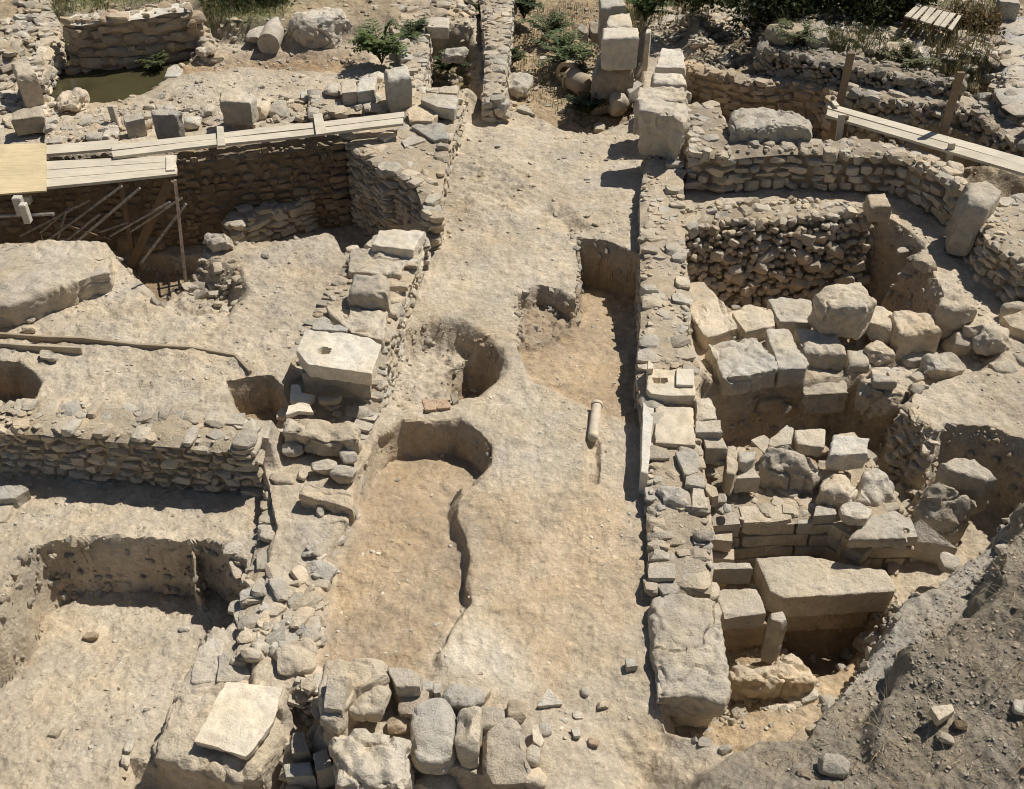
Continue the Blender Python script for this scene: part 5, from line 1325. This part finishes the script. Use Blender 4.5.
# ------------------------------------------------------------------ pool water
wp = [P(px, py, .18) for px, py in [(30, 96), (44, 62), (60, 48), (200, 40), (200, 75), (150, 98), (100, 110), (50, 110)]]
mb = MB(); c = np.mean(wp, 0); mb.add(np.array(wp + [c]), t=[(i, (i + 1) % 8, 8) for i in range(8)])
if np.cross(wp[1] - wp[0], wp[2] - wp[0])[2] < 0: mb.t = [t[:, ::-1] for t in mb.t]
o = mb.build('water', M['water']); o['kind'] = 'structure'; o['label'] = 'murky green-brown water standing in the old pool'

# paved lane
pr = np.random.RandomState(8); mb = MB()
lane = [tuple(P(px, py, .74)[:2]) for px, py in [(992, 24), (1010, 18), (1120, -10), (1180, 60), (1090, 130), (1030, 128), (1012, 110), (1000, 80)]]
xs = [p[0] for p in lane]; ys = [p[1] for p in lane]; got = []
for _ in range(900):
    x, y, s = pr.uniform(min(xs), max(xs)), pr.uniform(min(ys), max(ys)), pr.choice([.3, .4, .55])
    if not inside_mask(lane, [x], [y], .1)[0] or any((x - a) ** 2 + (y - b) ** 2 < (.5 * (s + c)) ** 2 for a, b, c in got): continue
    got.append((x, y, s)); put_stone(mb, pr, np.array([x, y, .70]), np.array([s * .62, s * .56, .03]), rot(pr.uniform(0, 6.3), 0, 0), stint(pr, GREY * 1.15, .08))
o = mb.build('path', M['stone']); o['kind'] = 'structure'; o['label'] = 'grey flagstone lane at the top corner'

# ------------------------------------------------------------------ plants
def leafquad(mb, p, d, ln, w, up, col):
    d = d / (np.linalg.norm(d) + 1e-9); s = np.cross(d, up); s /= (np.linalg.norm(s) + 1e-9)
    n = np.cross(s, d)
    V = np.array([p, p + d * ln * .45 + s * w + n * ln * .05, p + d * ln, p + d * ln * .45 - s * w + n * ln * .05])
    mb.add(V, [(0, 1, 2, 3)], col=col)
def gcol(rs, base, v=.3):
    k = 1 + rs.uniform(-v, v); return np.clip(np.array(base) * k * np.array([1 + rs.uniform(-.15, .2), 1, 1 + rs.uniform(-.2, .1)]), .005, 1)
def fern(label, base, height, spread, stems, seed, leaf=.10, col=(.12, .165, .055), name='fern_bush'):
    rs = np.random.RandomState(seed); base = np.asarray(base, float)
    root = empty(name, base, label, 'plant')
    st, lf = MB(), MB()
    for k in range(stems):
        az = rs.uniform(0, 6.3); out = rs.uniform(.25, 1) * spread; hh = height * rs.uniform(.55, 1.05)
        tip = base + np.array([math.cos(az) * out, math.sin(az) * out, hh * (1 - .35 * out / spread)])
        mid = base + np.array([math.cos(az) * out * .3, math.sin(az) * out * .3, hh * .75])
        pts = [(1 - t) ** 2 * base + 2 * t * (1 - t) * mid + t * t * tip for t in np.linspace(0, 1, 13)]
        for a, b in zip(pts[:-1:2], pts[2::2]): tube(st, a, b, .006, .004, 5, (.14, .13, .06), caps=False)
        for i in range(3, 13):
            d = pts[i] - pts[i - 1]; d /= np.linalg.norm(d)
            s = np.cross(d, [0, 0, 1.]); s /= (np.linalg.norm(s) + 1e-9)
            for sg in (-1, 1):
                leafquad(lf, pts[i], s * sg + d * .5 + np.array([0, 0, rs.uniform(-.35, .1)]), leaf * rs.uniform(.7, 1.2) * (1.25 - abs(i - 7) / 9), leaf * .2, np.array([0, 0, 1.]), gcol(rs, col))
    st.build('stem', M['leaf'], root); lf.build('foliage', M['leaf'], root, smooth=False)
def shrub(label, base, rx, ry, rz, n, seed, leaf=.07, col=(.05, .065, .025), clumps=14, name='leafy_shrub', trunk=True):
    rs = np.random.RandomState(seed); base = np.asarray(base, float)
    root = empty(name, base, label, 'shrub')
    lf, st = MB(), MB()
    cs = []
    for k in range(clumps):
        u = rs.normal(size=3); u /= np.linalg.norm(u); u *= rs.uniform(.2, .85) ; u[2] = abs(u[2]) * 1.0
        cs.append((base + u * np.array([rx, ry, rz]) + np.array([0, 0, rz * .12]), rs.uniform(.25, .45), 1 + rs.uniform(-.35, .4)))
    for c, r, k in cs:
        tube(st, base, c, .025, .006, 6, (.12, .09, .06), caps=False)
        for _ in range(n // clumps):
            u = rs.normal(size=3); u /= np.linalg.norm(u); u *= r * rs.uniform(.3, 1) ** .5
            p = c + u * np.array([rx, ry, rz]) * 1.15
            leafquad(lf, p, rs.normal(size=3) + u * 2 + np.array([0, 0, .2]), leaf * rs.uniform(.6, 1.3), leaf * .28, rs.normal(size=3), gcol(rs, np.array(col) * k))
    st.build('branch', M['leaf'], root); lf.build('foliage', M['leaf'], root, smooth=False)
fern('bright green fern-like bush beside the tilted chunk of fallen wall', P(382, 64, .3), .75, .55, 24, 1, .13)
fern('leafy weed growing above the ceramic pipe pieces', P(562, 68, -.25), .65, .62, 34, 2, .11, (.105, .145, .06), 'leafy_weed')
fern('low dark weed by the upright grey stone', P(588, 116, -.25), .4, .4, 26, 3, .09, (.05, .075, .03), 'leafy_weed')
fern('dark weed at the top edge beside the narrow wall', P(524, 20, -.2), .55, .4, 26, 4, .11, (.055, .08, .035), 'leafy_weed')
fern('small weed under the narrow wall at the street end', P(512, 66, -.25), .3, .25, 14, 5, .08, (.06, .085, .035), 'leafy_weed')
fern('weed in the dark pit under the pale gnawed rock', P(448, 72, -.3), .35, .4, 20, 6, .09, (.06, .085, .035), 'leafy_weed')
fern('weed tuft near the pale rectangular block', P(438, 48, -.2), .35, .3, 16, 7, .09, (.10, .11, .045), 'leafy_weed')
fern('pale reed tuft growing from the pool before the ruined wall', P(136, 66, .1), .55, .35, 26, 8, .09, (.11, .125, .06), 'reed_tuft')
fern('small reed tuft at the pool corner near the pale wedge stone', P(158, 72, .12), .35, .3, 18, 9, .08, (.10, .12, .05), 'reed_tuft')
fern('grassy tuft left in the pool under the ruined wall', P(74, 58, .1), .35, .3, 18, 10, .08, (.085, .10, .045), 'reed_tuft')
fern('bright weed clump at the top edge by the weathered pale block', P(645, 22, .1), .6, .55, 30, 11, .12, (.09, .13, .04), 'leafy_weed')
fern('straggling weed on the heap behind the fern bush', P(412, 40, .4), .4, .4, 18, 12, .09, (.10, .13, .055), 'leafy_weed')
fern('weed rooted between the narrow wall and the pale rectangular block', P(470, 30, -.1), .5, .4, 22, 13, .1, (.08, .11, .045), 'leafy_weed')
fern('sprawling weed behind the leafy one over the pipes', P(548, 40, -.25), .5, .6, 26, 14, .1, (.11, .14, .065), 'leafy_weed')
fern('dry weed at the foot of the moulded block', P(578, 84, -.25), .35, .35, 18, 15, .08, (.15, .14, .07), 'leafy_weed')
fern('dusty weed on the bank before the roundest boulder', P(905, 72, .55), .45, .5, 22, 16, .09, (.12, .125, .055), 'leafy_weed')
fern('dusty weed on the bank before the longest boulder', P(795, 46, .7), .4, .5, 22, 17, .09, (.10, .12, .05), 'leafy_weed')
sh = 'shrubs of the dark thicket'
for i, (px, py, rx, rz, lab, cc) in enumerate(((775, 22, .9, .85, 'shrub of the dark thicket above the longest grey boulder', (.05, .065, .027)), (815, 14, 1.0, 1.0, 'denser shrub in the middle of the dark thicket', (.058, .072, .028)),
        (858, 22, .9, .9, 'shrub of the dark thicket with pale outer leaves', (.065, .078, .03)), (895, 16, .8, .8, 'shrub at the pallet side of the dark thicket', (.05, .062, .027)), (740, -6, .8, .7, 'outlying shrub at the top edge beside the thicket', (.06, .08, .03)),
        (680, -2, .8, .6, 'bright green shrub at the top edge over the rubble slope', (.075, .10, .035)), (840, -22, 1.2, 1.1, 'tall back shrub of the dark thicket cut by the top edge', (.05, .062, .026)))):
    shrub(lab, P(px, py, .65), rx, .7, rz, 2600, 30 + i, .085, cc)
    bpy.context.scene.objects[-1]
shrub('small bush behind the tan rubble footing', P(262, 2, .6), .9, .7, .4, 1400, 41, .07, (.06, .08, .03), 10)
shrub('dry brown bush beside the slatted pallet', P(975, 38, .65), .45, .4, .55, 700, 42, .08, (.16, .12, .06), 8)
# grass as stuff
def grass(mb, region, zr, n, hmin, hmax, seed, cols, lean=.35, w=.006):
    rs = np.random.RandomState(seed)
    poly = [tuple(P(px, py, zr)[:2]) for px, py in region]
    xs = [p[0] for p in poly]; ys = [p[1] for p in poly]
    x = rs.uniform(min(xs), max(xs), n * 5); y = rs.uniform(min(ys), max(ys), n * 5)
    m = inside_mask(poly, x, y) & (n2(x, y, 1.7, seed, 3) + rs.uniform(-.6, .6, len(x)) > 0.05)
    x, y = x[m][:n], y[m][:n]; z = hfun(x, y)
    for a, b, c in zip(x, y, z):
        h = rs.uniform(hmin, hmax); az = rs.uniform(0, 6.3)
        l = h * rs.uniform(.1, lean * 2)
        s = np.array([-math.sin(az), math.cos(az), 0]) * w
        p = np.array([a, b, c - .01]); mid = p + np.array([math.cos(az) * l * .35, math.sin(az) * l * .35, h * .6]); tip = p + np.array([math.cos(az) * l, math.sin(az) * l, h])
        mb.add([p - s, p + s, mid + s * .7, mid - s * .7, tip], [(0, 1, 2, 3)], [(3, 2, 4)], gcol(rs, cols[rs.randint(len(cols))]))
gm_ = MB()
GRN = [(.12, .14, .055), (.17, .165, .075), (.26, .215, .12)]
grass(gm_, [(196, -10), (292, -10), (284, 24), (250, 26), (205, 22)],   .6, 1700, .05, .16, 1, GRN)
grass(gm_, [(48, -10), (130, -10), (165, 3), (90, 10), (55, 16)], .6, 1100, .04, .14, 2, GRN)
grass(gm_, [(40, 80), (60, 55), (64, 62), (55, 90), (110, 98), (170, 72), (190, 60), (180, 80), (120, 106), (45, 104)], .2, 1500, .05, .16, 3, GRN)
grass(gm_, [(620, -10), (720, -10), (700, 22), (640, 26)], .1, 1500, .08, .3, 4, GRN)
grass(gm_, [(760, 40), (870, 45), (930, 60), (980, 66), (990, 90), (900, 75), (800, 55)], .6, 3200, .06, .28, 5, [(.12, .125, .055), (.19, .155, .08), (.09, .11, .045)])
grass(gm_, [(890, 5), (995, 10), (1000, 70), (930, 70)], .7, 1600, .06, .3, 6, [(.2, .16, .085), (.12, .12, .05), (.25, .19, .11)])
grass(gm_, [(505, 0), (640, 0), (600, 60), (590, 125), (520, 95)], -.25, 700, .05, .2, 7, GRN)
o = gm_.build('grass', M['leaf'], origin=(0, 0, 0), smooth=False); tag(o, 'patchy green and dry grass among the back ruins', 'grass', kind='stuff')
dm = MB()
DRY = [(.46, .38, .24), (.38, .31, .19), (.30, .24, .15)]
grass(dm, [(1020, 510), (985, 560), (870, 660), (800, 720), (690, 789), (1100, 800), (1100, 500)], .5, 900, .03, .13, 8, DRY, lean=1.4, w=.0022)
o = dm.build('dry_grass', M['leaf'], origin=(0, 0, 0), smooth=False); tag(o, 'thin dry grass stalks strewn over the spoil heap', 'dry grass', kind='stuff')

# ------------------------------------------------------------------ light, sky, camera
sc = bpy.context.scene
sun = bpy.data.lights.new('sun', 'SUN'); sun.energy = 5.0; sun.angle = math.radians(0.5); sun.color = (1.0, 0.95, 0.865)
so = bpy.data.objects.new('sun', sun); COL.objects.link(so)
so.rotation_euler = Vector(SUN).to_track_quat('Z', 'Y').to_euler(); so.location = (5, 4, 12)
w = bpy.data.worlds.new('World'); sc.world = w; w.use_nodes = True
nt = w.node_tree
sky = nt.nodes.new('ShaderNodeTexSky'); sky.sky_type = 'NISHITA'; sky.sun_disc = False
sky.sun_elevation = math.asin(SUN[2]); sky.sun_rotation = math.atan2(SUN[0], SUN[1])
nt.links.new(sky.outputs[0], nt.nodes['Background'].inputs[0]); nt.nodes['Background'].inputs[1].default_value = 0.05
cam = bpy.data.cameras.new('camera'); cam.sensor_width = 36; cam.lens = 36 * F_PX / 1024; cam.clip_end = 800; cam.clip_start = .1
co = bpy.data.objects.new('camera', cam); COL.objects.link(co)
co.location = (0, 0, CAMH); co.rotation_euler = (math.pi / 2 - PITCH, 0, 0)
sc.camera = co
sc.view_settings.view_transform = 'Standard'; sc.view_settings.look = 'None'; sc.view_settings.exposure = 0.0; sc.view_settings.gamma = 1
sc.render.film_transparent = False
sc.cycles.filter_width = 1.05
